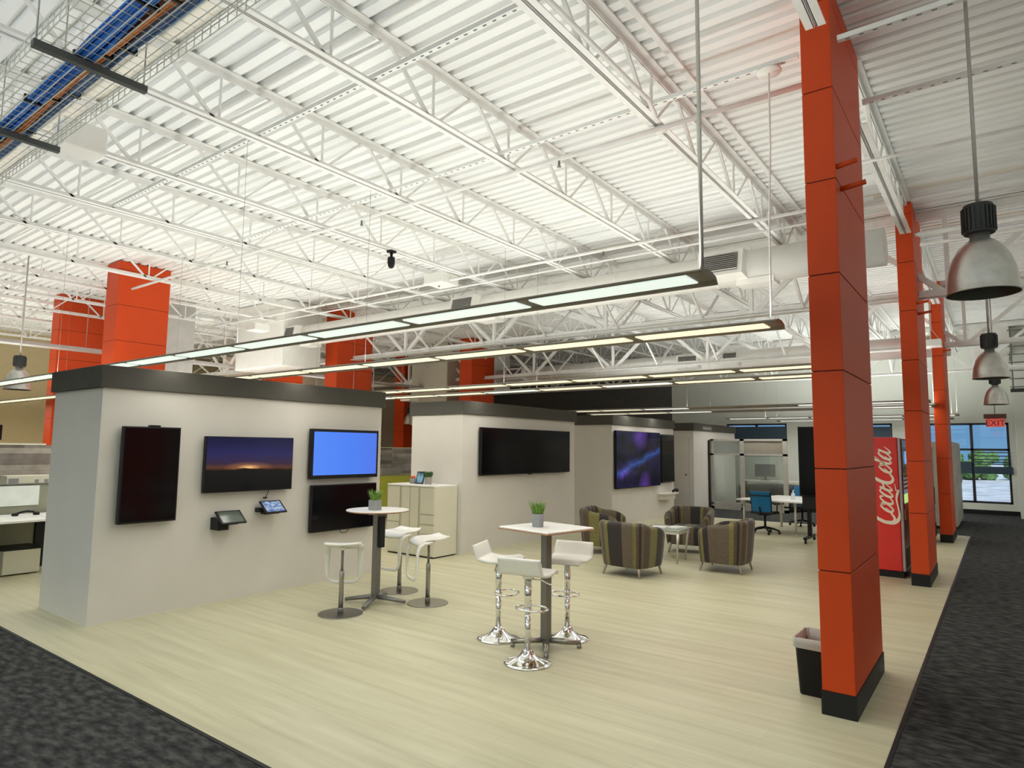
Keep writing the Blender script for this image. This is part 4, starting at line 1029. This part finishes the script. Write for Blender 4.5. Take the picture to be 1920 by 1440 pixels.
# ------------------------------------------------------------------ office table and blue chairs
t = thing('meeting_table', 'white-topped meeting table beside the blue office chairs', 'table', (-3.55, 14.5, 0)); L = t.location
b = MB(L); b.prism([(-4.17, 15.8), (-4.55, 14.02), (-2.62, 13.86), (-2.5, 15.7)], 'Z', .655, .68); b.build('tabletop', M['whitetop'], t)
for x, y in ((-4.42, 14.14), (-3.37, 14.02), (-2.76, 14.0), (-4.05, 15.6), (-2.65, 15.5)):
    b = MB(L); b.tube([(x, y, 0.03), (x, y, .655)], .025, 12); b.lathe([(0, 0), (.03, 0), (.03, .035), (0, .035)], (x, y, 0), 12); b.build('leg', M['alu'], t)
def task_chair():
    t = thing('office_chair', '', 'office chair', (0, 0, 0), 0, 'blue mesh office chairs')
    for k in range(5):
        a = 2 * PI * k / 5 + .3; b = MB(); c, s = math.cos(a), math.sin(a)
        b.tube([(c * .03, s * .03, .13), (c * .17, s * .17, .11), (c * .29, s * .29, .07)], [.030, .022, .016], 8); bo = b.build('base_arm', M['black'], t)
        b = MB(); w = Vector((c * .29, s * .29, .028))
        d = Vector((-s, c, 0)) * .02
        b.tube([w - d, w + d], .028, 14); b.tube([w + Vector((0, 0, .02)), w + Vector((0, 0, .06))], .008, 6); b.build('caster', M['black'], bo)
    b = MB(); b.tube([(0, 0, .12), (0, 0, .42)], .025, 12); b.box(-.10, .10, -.12, .12, .40, .43); b.build('gas_column', M['black'], t)
    b = MB(); b.grid(lambda u, v: ((u - .5) * .47, (v - .5) * .46, .455 - .02 * max(0, (v - .8) * 5) ** 2 + .012 * (2 * abs(u - .5)) ** 2), 10, 10); b.build('seat', M['darkfab'], t, solid=.05)
    def back(u, v):
        x = (u - .5) * (.43 + .03 * v); z = .47 + .46 * v; yv = -.22 - .05 * math.sin(v * PI) * 0 - .10 * v + .045 * (2 * abs(u - .5)) ** 2 + .03 * math.sin(v * PI)
        return (x, yv, z)
    b = MB(); b.grid(back, 12, 14); b.build('mesh_back', M['bluefab'], t, solid=.012)
    b = MB()
    for s in (0, 1): b.tube([back(s, k / 8) for k in range(9)], .012, 8)
    b.tube([(back(k / 8, .80)[0], back(k / 8, .80)[1] - .012, back(k / 8, .80)[2]) for k in range(9)], .012, 8)
    b.tube([(0, -.02, .42), (0, -.25, .44), (0, -.29, .60)], .02, 8); b.build('back_frame', M['black'], t)
    for s in (-1, 1):
        b = MB(); b.tube([(s * .22, -.02, .44), (s * .27, -.02, .47), (s * .275, 0, .64)], .014, 8); b.box(s * .275 - .035, s * .275 + .035, -.12, .12, .64, .665, .008); b.build('armrest', M['black'], t)
    return t
oc = task_chair(); oc.location = (-3.97, 14.04, 0); oc.rotation_euler = (0, 0, -.10); oc.scale = (.93,) * 3; oc['label'] = 'blue mesh office chair at the near left side of the meeting table'
dup(oc, (-3.72, 16.1, 0), PI + .1, 'blue mesh office chair on the far side of the meeting table')
t = thing('sanitizer_bottle', 'clear pump bottle standing on the meeting table', 'bottle', (-3.55, 14.62, .68))
b = MB(); b.lathe([(0, 0), (.035, 0), (.037, .01), (.037, .12), (.015, .145), (.012, .16), (0, .16)], n=18); b.build('bottle', M['bottle'], t)
b = MB(); b.lathe([(0, .155), (.016, .155), (.016, .18), (.006, .185), (.006, .20), (0, .20)], n=14); b.tube([(0, 0, .20), (.035, 0, .195)], .007, 6); b.build('pump', M['white'], t)
b = MB(); b.box(-3.85, -3.38, 14.45, 14.80, .6802, .683); tag(b.build('paper_sheet', M['paper']), 'pale sheet under the pump bottle on the meeting table', 'paper')

# mobile display seen almost edge-on at the left of the nearest column
t = thing('mobile_display', 'big black display on a wheeled stand behind the nearest orange column', 'screen', (-2.55, 12.950, 0))
L = t.location
b = MB(L); b.box(-3.09, -2.05, 13.200, 13.280, .85, 2.16, .01); b.build('case', M['black'], t)
b = MB(L); b.box(-3.06, -2.08, 13.194, 13.201, .88, 2.13); b.build('display', M['screen'], t)
b = MB(L)
for x in (-2.95, -2.25): b.box(x - .035, x + .035, 13.280, 13.350, .10, 1.6)
b.box(-2.95, -2.25, 13.290, 13.330, .55, .62); b.build('uprights', M['black'], t)
for x in (-2.95, -2.25):
    b = MB(L); b.box(x - .03, x + .03, 12.900, 13.62, .075, .12, .005); bo = b.build('stand_foot', M['black'], t)
    for y in (12.950, 13.650):
        b = MB(L); b.tube([(x - .015, y, .037), (x + .015, y, .037)], .036, 14); b.build('caster', M['black'], bo)
b = MB(L); b.box(-3.05, -2.09, 13.220, 13.300, .62, .86); b.build('cable_tray', M['darkfab'], t)

# ------------------------------------------------------------------ glass office
t = thing('glass_partition', 'aluminium framed glass office front next to the farthest kiosk', 'glass partition', (-5.75, 18.9, 0))
L = t.location; b = MB(L); y0, y1 = 18.87, 18.93
for x, w in ((-6.80, .05), (-5.93, .06), (-4.76, .06)): b.box(x - w, x + w, y0, y1, 0, 2.02)
for z, w in ((.04, .04), (.16, .02), (1.575, .03), (1.99, .03)): b.box(-6.85, -4.70, y0, y1, z - w, z + w)
b.box(-6.85, -4.70, y0 + .01, y1 - .01, .08, .22); b.build('frame', M['alu'], t)
for xa, xb in ((-6.75, -5.99), (-5.87, -4.82)):
    b = MB(L); b.box(xa, xb, 18.895, 18.905, .22, 1.545); b.build('pane', M['glass'], t)
b = MB(L); b.box(-6.75, -5.99, 18.89, 18.91, 1.605, 1.96); b.build('frosted_transom', M['frost'], t)
b = MB(L); b.box(-5.87, -4.82, 18.89, 18.91, 1.605, 1.96); b.build('solid_transom', M['beigepanel'], t)
b = MB(L); b.box(-6.87, -6.85, 18.75, 18.95, 0, 1.98); b.build('dark_jamb', M['black_base'], t)
# things behind the glass
b = MB(); b.lathe([(0, 0), (.95, 0), (1.0, .05), (1.0, .60), (.97, .68), (0, .70)], n=48); o = tag(b.build('round_bench', M['darkfab']), 'dark rounded upholstered bench behind the office glass', 'bench'); o.location = (-5.35, 20.0, 0)
t = thing('office_desk', 'white desk behind the office glass', 'desk', (-6.0, 21.9, 0))
b = MB(); b.box(-.9, 2.2, -.3, .3, .71, .74); b.build('top', M['whitetop'], t)
b = MB(); b.box(-.86, -.82, -.28, .28, 0, .71); b.box(2.1, 2.15, -.28, .28, 0, .71); b.build('legs', M['alu'], t)
t = thing('desk_monitor', 'grey-green monitor on the desk behind the office glass', 'monitor', (-6.15, 21.9, .74))
b = MB(); b.box(-.32, .32, -.02, .02, .12, .52, .01); b.build('case', M['greywall'], t); b = MB(); b.box(-.04, .04, -.02, .04, .0, .14); b.box(-.12, .12, -.1, .1, 0, .015); b.build('stand', M['greywall'], t)
t = thing('low_counter', 'low grey counter right of the glass office', 'counter', (-4.2, 21.2, 0))
b = MB(); b.box(-.5, 1.9, -.25, .25, 0, .86); b.build('body', M['greywall'], t); b = MB(); b.box(-.52, 1.92, -.27, .27, .86, .89); b.build('top', M['cream'], t)
b = MB(); b.box(-4.7, -2.2, 21.55, 21.60, 0, 1.52); tag(b.build('tack_panel', M['greywall']), 'grey tack panel standing behind the low counter', 'panel')
for x, l in ((-4.40, 'dark little plant on the left of the low counter'), (-4.02, 'dark little plant on the right of the low counter')):
    grass_pot((x, 21.1, .89), l, .10, .07, 'leaf', 'black', s=1.6, bush=True)

# ------------------------------------------------------------------ red vending machine with script lettering
VX0, VX1, VY0, VY1 = -1.95, -1.10, 10.36, 11.32
t = thing('vending_machine', 'tall red drinks vending machine with white script lettering', 'vending machine', ((VX0 + VX1) / 2, (VY0 + VY1) / 2, 0)); L = t.location
b = MB(L); b.box(VX0, VX1 - .04, VY0, VY1, .09, 1.90, .012); b.build('cabinet', M['red'], t)
b = MB(L); b.box(VX0 + .03, VX1 - .03, VY0 + .02, VY1 - .02, 0, .09); b.build('plinth', M['black_base'], t)
b = MB(L); b.box(VX1 - .04, VX1, VY0 + .005, VY1 - .005, .09, 1.89, .01); fr = b.build('front_door', M['dullsteel'], t)
b = MB(L); b.box(VX1 - .001, VX1 + .006, VY0 + .06, VY1 - .30, .92, 1.86); b.build('display_window', M['screen'], fr)
b = MB(L); b.lathe([(0, -.004), (.09, -.004), (.09, .004), (0, .004)], (0, 0, 0), 20)
bmesh.ops.rotate(b.bm, verts=b.bm.verts, cent=-L, matrix=Matrix.Rotation(PI / 2, 3, 'Y'))
for v in b.bm.verts: v.co += Vector((VX1 + .012, VY0 + .40, 1.62))
b.build('blue_badge', M['blueaccent'], fr)
b = MB(L)
for k in range(6): b.box(VX1 + .004, VX1 + .010, VY0 + .12, VY0 + .56, 1.46 - .055 * k, 1.485 - .055 * k)
b.build('selection_labels', M['letter'], fr)
b = MB(L); b.box(VX1 + .002, VX1 + .012, VY0 + .08, VY1 - .4, 1.00, 1.12); b.build('lit_strip', M['lensgreen'], fr)
b = MB(L); b.box(VX1 + .002, VX1 + .012, VY0 + .08, VY1 - .4, .78, .99); b.build('pale_panel', M['board'], fr)
b = MB(L); b.box(VX1 - .002, VX1 + .004, VY0 + .10, VY1 - .2, .12, .38); b.build('delivery_flap', M['black'], fr)
# script lettering on the side panel: (u along the word, v up the letter) -> word runs upward, letter tops towards -X
LAYER = [0.0]
def ribbon(mb, pts, ws, s, u0, zbase, xbase, yy):
    LAYER[0] += .0005; yy -= LAYER[0]
    # smooth with Catmull-Rom
    P_ = [Vector((p[0], p[1])) for p in pts]; W = list(ws) if isinstance(ws, (list, tuple)) else [ws] * len(P_)
    out = []
    for i in range(len(P_) - 1):
        p0 = P_[max(i - 1, 0)]; p1 = P_[i]; p2 = P_[i + 1]; p3 = P_[min(i + 2, len(P_) - 1)]
        for k in range(6):
            t_ = k / 6; q = .5 * ((2 * p1) + (-p0 + p2) * t_ + (2 * p0 - 5 * p1 + 4 * p2 - p3) * t_ ** 2 + (-p0 + 3 * p1 - 3 * p2 + p3) * t_ ** 3)
            out.append((q, W[i] * (1 - t_) + W[i + 1] * t_))
    out.append((P_[-1], W[-1])); l, r = [], []
    for i, (q, w) in enumerate(out):
        a = out[max(i - 1, 0)][0]; c = out[min(i + 1, len(out) - 1)][0]; d = (c - a)
        if d.length < 1e-6: d = Vector((1, 0))
        d.normalize(); n_ = Vector((-d.y, d.x)) * w / 2
        for lst, p in ((l, q + n_), (r, q - n_)): lst.append(p)
    def W3(p, dy): return (xbase - p.y * s, yy - dy, zbase + (p.x + u0) * s)
    for i in range(len(l) - 1):
        A = [mb.v(W3(p, .003)) for p in (l[i], l[i + 1], r[i + 1], r[i])]; Bv = [mb.v(W3(p, -.001)) for p in (l[i], l[i + 1], r[i + 1], r[i])]
        mb.f(A); mb.f([A[0], A[1], Bv[1], Bv[0]]); mb.f([A[3], A[2], Bv[2], Bv[3]])
    return
lt = MB(L)
def glyph(ch, u):
    S = []
    if ch == 'C': S = [([(1.05, 1.62), (1.15, 1.92), (.98, 2.12), (.62, 1.95), (.28, 1.35), (.12, .65), (.28, .10), (.68, -.08), (1.12, .25), (1.35, .55)], [.10, .14, .16, .22, .30, .34, .32, .22, .14, .07])]
    if ch == 'o': S = [([(.62, .92), (.36, .88), (.14, .50), (.16, .12), (.40, .02), (.66, .34), (.72, .72), (.55, .93), (.62, .60), (.92, .62)], [.10, .16, .24, .24, .16, .14, .16, .12, .07, .06])]
    if ch == 'c': S = [([(.62, .70), (.58, .92), (.34, .86), (.14, .48), (.20, .08), (.48, .04), (.85, .42)], [.14, .16, .16, .24, .24, .14, .06])]
    if ch == 'a': S = [([(.66, .82), (.40, .92), (.14, .50), (.16, .10), (.36, .03), (.62, .42), (.74, .92)], [.12, .16, .24, .24, .15, .12, .14]), ([(.76, .95), (.66, .42), (.72, .06), (.92, .14), (1.12, .48)], [.18, .24, .20, .12, .05])]
    if ch == 'l': S = [([(.10, .40), (.52, 1.20), (.66, 1.85), (.48, 2.02), (.30, 1.30), (.24, .30), (.42, .02), (.80, .42)], [.06, .09, .12, .14, .22, .24, .16, .06])]
    if ch == '-': S = [([(.0, .62), (.45, .74)], [.16, .14])]
    for pts, ws in S: ribbon(lt, [(p[0] + u + p[1] * .30, p[1]) for p in pts], [w * .84 for w in ws], SC, 0, ZB, XB, VY0)
SC, ZB, XB = .160, .65, -1.222
u = .25
for ch, adv in (('C', 1.25), ('o', .80), ('c', .78), ('a', .98), ('-', .42), ('C', 1.20), ('o', .80), ('l', .62), ('a', 1.0)):
    glyph(ch, u); u += adv * .80
# swash under the word from the first capital
ribbon(lt, [(.30, .55), (.30, .0), (.55, -.34), (1.00, -.46), (1.60, -.38), (2.25, -.28), (2.75, -.36), (3.10, -.52), (3.0, -.30), (3.6, -.20)], [.28, .34, .28, .16, .11, .13, .20, .05, .09, .03], SC, .25, ZB, XB, VY0)
lt.build('script_lettering', M['letter'], t)

t = thing('snack_machine', 'dark vending machine with maroon front between the second and third columns', 'vending machine', (-1.55, 14.92, 0)); L = t.location
b = MB(L); b.box(-2.0, -1.10, 14.43, 15.38, .06, 1.86, .012); b.build('cabinet', M['lockers'], t)
b = MB(L); b.box(-1.105, -1.09, 14.49, 15.33, 1.05, 1.80); b.build('display_window', mat('maroon_glass', (.05, .004, .006), .12), t)
b = MB(L); b.box(-1.105, -1.085, 14.48, 15.33, .70, 1.02); b.build('pale_panel', M['pod'], t)
b = MB(L); b.box(-1.105, -1.085, 14.48, 15.33, .08, .34); b.build('delivery_flap', mat('maroon_flap', (.04, .004, .008), .4), t)
b = MB(L); b.box(-1.98, -1.12, 14.45, 15.36, 0, .06); b.build('plinth', M['black_base'], t)

# tall beige lockers past the third column
for k in range(4):
    t = thing('tall_locker', 'tall beige locker past the farthest corridor column, %s of the row' % ['nearest', 'second', 'third', 'last'][k], 'locker', (-1.25, 17.9 + .62 * k, 0), 0, 'beige lockers past the columns')
    b = MB(); b.box(-.4, .40, -.30, .30, .06, 1.94 - .0 * k, .01); b.build('body', M['lockers'], t)
    b = MB(); b.box(.39, .415, -.29, .29, .08, 1.92, .006); d = b.build('door', M['lockers'], t)
    b = MB(); b.box(.41, .435, .16, .19, .95, 1.15); b.build('handle', M['alu'], d)
    b = MB(); b.box(-.38, .38, -.29, .29, 0, .06); b.build('plinth', M['black_base'], t)

# wastebasket
t = thing('wastebasket', 'black wastebasket with a pale liner beside the nearest orange column', 'trash can', (-1.135, 5.17, 0))
def ring(hx, hy, z, r=.03, n=8):
    o = []
    for cx, cy, a0 in ((hx - r, hy - r, 0), (-hx + r, hy - r, 90), (-hx + r, -hy + r, 180), (hx - r, -hy + r, 270)):
        for k in range(n): a = math.radians(a0 + 90 * k / (n - 1)); o.append((cx + r * math.cos(a), cy + r * math.sin(a), z))
    return o
def loft(b, rings, cap=True):
    R = [[b.v(p) for p in r] for r in rings]; n = len(R[0])
    for i in range(len(R) - 1):
        for k in range(n): b.f([R[i][k], R[i][(k + 1) % n], R[i + 1][(k + 1) % n], R[i + 1][k]], True)
    if cap: b.f(R[0][::-1])
    return R
b = MB(); loft(b, [ring(.085, .135, 0), ring(.088, .138, .01), ring(.105, .165, .36), ring(.110, .170, .365), ring(.110, .170, .38), ring(.104, .164, .38), ring(.086, .136, .02)]); b.build('bin', M['black'], t)
b = MB(); rnd = random.Random(4)
def jit(r, a): return [(x + rnd.uniform(-a, a), y + rnd.uniform(-a, a), z + rnd.uniform(-a, a)) for x, y, z in r]
loft(b, [jit(ring(.113, .173, .325), .005), jit(ring(.115, .175, .36), .003), jit(ring(.114, .174, .388), .004), jit(ring(.103, .163, .388), .004), jit(ring(.097, .155, .30), .006), jit(ring(.09, .14, .16), .006)], False); b.build('liner', M['trashbag'], t)

# exit sign
t = thing('exit_sign', 'hanging red exit sign above the corridor window', 'exit sign', (-.07, 17.5, 2.24))
b = MB(); b.box(-.20, .20, -.035, .035, .20, .30, .006); b.build('body', M['exitbody'], t)
b = MB(); b.tube([(0, 0, .30), (0, 0, DZ - 2.24)], .008, 8); b.build('stem', M['rod'], t)
b = MB(); b.box(-.165, .165, -.010, .010, .02, .20, .004); pn = b.build('panel', M['exitred'], t)
cv = bpy.data.curves.new('exit_letters', 'FONT'); cv.body = 'EXIT'; cv.size = .17; cv.align_x = 'CENTER'; cv.extrude = .001
tmp = bpy.data.objects.new('exit_letters', cv); me = bpy.data.meshes.new_from_object(tmp); bpy.data.objects.remove(tmp)
lo = bpy.data.objects.new('letters', me); C.objects.link(lo); lo.parent = pn; lo.rotation_euler = (PI / 2, 0, 0); lo.location = (0, -.0125, .05); me.materials.append(M['exitletter'])

# ladder rack at far right
t = thing('cable_ladder', 'dark wall ladder rack at the right edge before the back wall', 'ladder rack', (.55, 21.0, 3.3))
b = MB()
for x in (-.22, .30): b.tube([(x, 0, 0), (x, 0, DZ - 3.3)], .018, 8)
b.build('rails', M['greywall'], t)
b = MB()
for k in range(8): b.box(-.28, .32, -.015, .015, .08 + .21 * k, .11 + .21 * k)
b.build('rungs', M['greywall'], t)
b = MB(); b.box(-.28, .32, -.06, .06, -.04, .05, .01); b.build('bottom_box', M['greycap'], t)

# ------------------------------------------------------------------ workstations at left, seen past the first kiosk
t = thing('plank_half_wall', 'half-height wall clad in grey reclaimed planks behind the kiosks', 'half wall', (-11.95, 8.0, 0)); L = t.location
b = MB(L); b.box(-12.0, -11.9, 1.5, 16.0, 0, 1.66); b.build('planks', M['woodgrey'], t)
b = MB(L); b.box(-12.01, -11.89, 1.5, 3.78, 1.66, 1.685); b.box(-12.01, -11.89, 3.9, 16.0, 1.66, 1.675); b.build('cap', M['cream'], t)
t = thing('desk', 'white-topped workstation desk at the left edge', 'desk', (-10.2, 3.1, 0)); L = t.location
b = MB(L); b.box(-10.75, -9.80, 1.7, 3.75, .70, .73, .006); b.build('worktop', M['whitetop'], t)
b = MB(L); b.box(-10.78, -10.74, 1.7, 3.35, .30, .70); b.build('modesty_panel', M['sage'], t)
b = MB(L); b.box(-10.76, -10.70, 3.36, 3.72, 0, .70); b.build('end_leg', M['black_base'], t)
t = thing('drawer_unit', 'cream file drawer unit under the left desk', 'drawer unit', (-10.45, 3.08, 0)); L = t.location
b = MB(L); b.box(-10.68, -10.21, 2.87, 3.28, .015, .32); b.build('body', M['cream_dark'], t)
b = MB(L); b.box(-10.21, -10.19, 2.875, 3.275, .02, .315, .003); d = b.build('drawer', M['cream'], t)
b = MB(L); b.box(-10.67, -10.20, 2.86, 3.29, .315, .335); b.build('cushion', M['black_base'], t)
t = thing('workstation_screen', 'grey desk-back panel with a white board behind the left desk', 'desk panel', (-10.85, 3.0, 0)); L = t.location
b = MB(L); b.box(-10.9, -10.82, 1.6, 3.62, 0, 1.12); b.build('panel', M['sage'], t)
b = MB(L); b.box(-10.82, -10.805, 1.7, 3.40, .835, 1.105); b.build('white_board', M['board'], t)
b = MB(L); b.box(-10.92, -10.80, 1.6, 3.63, 1.12, 1.135); b.build('rail', M['grey_metal'], t)
t = thing('storage_shelf', 'cream shelf box with grey squares beyond the left desk panel', 'shelf', (-11.4, 3.45, 0)); L = t.location
b = MB(L); b.box(-11.7, -11.40, 3.18, 3.85, .2, 1.215); b.build('body', M['cream'], t)
b = MB(L)
for y in (3.20, 3.52, 3.64): b.box(-11.401, -11.39, y, y + (.12 if y == 3.20 else .045), 1.09, 1.16 if y > 3.3 else 1.18)
b.build('grey_squares', M['pot'], t)
t = thing('desk_headset', 'dark headset lying on the left desk', 'headset', (-10.45, 3.16, .73))
b = MB(); b.tube([(-.02, -.12, .02), (.02, -.06, .05), (.03, 0, .06), (.02, .06, .05), (-.02, .12, .02)], .014, 8); b.build('band', M['black'], t)
b = MB(); b.lathe([(0, 0), (.035, 0), (.04, .015), (.03, .035), (0, .035)], (-.02, -.12, 0), 14); b.lathe([(0, 0), (.035, 0), (.04, .015), (.03, .035), (0, .035)], (-.02, .12, 0), 14); b.build('ear_cups', M['black'], t)
b = MB(); b.box(-10.2, -9.95, 3.25, 3.5, .7302, .742); tag(b.build('notepad', M['paper']), 'white notepad on the left desk next to the headset', 'notepad')
oc2 = task_chair(); oc2.location = (-9.55, 2.08, 0); oc2.rotation_euler = (0, 0, 1.2); tag(oc2, 'black office chair cut by the left picture edge', 'office chair', 'office chairs at the left desk')
for ch in oc2.children:
    if ch.name.startswith('mesh_back'): ch.data.materials.clear(); ch.data.materials.append(M['darkfab'])
# lime screen and desk in the gap between the first two kiosks
t = thing('lime_screen', 'lime green desk screen in the gap between the first two kiosks', 'desk screen', (-11.5, 11.0, 0)); L = t.location
b = MB(L); b.box(-11.55, -11.47, 10.2, 12.2, .3, 1.02, .01); b.build('panel', M['lime'], t)
b = MB(L); b.box(-11.56, -11.46, 10.2, 12.2, 1.02, 1.06); b.build('rail', M['beigepanel'], t)
b = MB(); b.box(-11.58, -11.44, 10.3, 10.9, 1.06, 1.20); tag(b.build('paper_tray', M['greywall']), 'grey tray standing on top of the lime screen', 'tray')
t = thing('display_screen', 'dark monitor far left against the tan wall', 'screen', (-19.0, 4.7, 1.75), 0)
b = MB(); b.box(-.03, .03, -.75, .42, 0, .36, .006); b.build('case', M['black'], t); b = MB(); b.tube([(0, -.15, 0), (0, -.15, -1.75)], .03, 8); b.build('post', M['black'], t)

# ------------------------------------------------------------------ world, sun, colour
w = bpy.data.worlds.new('world'); bpy.context.scene.world = w; w.use_nodes = True; nt = w.node_tree
bg = nt.nodes['Background']; bg.inputs['Color'].default_value = (.16, .36, .62, 1); bg.inputs['Strength'].default_value = 1.0
sun = bpy.data.lights.new('sun', 'SUN'); sun.energy = 4.0; sun.angle = .01; sun.color = (1, .96, .88)
so = bpy.data.objects.new('sun', sun); C.objects.link(so); so.rotation_euler = (math.radians(30), math.radians(18), 0)

sc = bpy.context.scene
sc.view_settings.view_transform = 'Standard'; sc.view_settings.look = 'None'; sc.view_settings.exposure = 0; sc.view_settings.gamma = 1; sc.view_settings.use_curve_mapping = False
cy = sc.cycles
cy.max_bounces = 7; cy.diffuse_bounces = 5; cy.glossy_bounces = 3; cy.transparent_max_bounces = 8; cy.transmission_bounces = 3
cy.sample_clamp_indirect = 6; cy.caustics_reflective = False; cy.caustics_refractive = False
cy.use_denoising = True
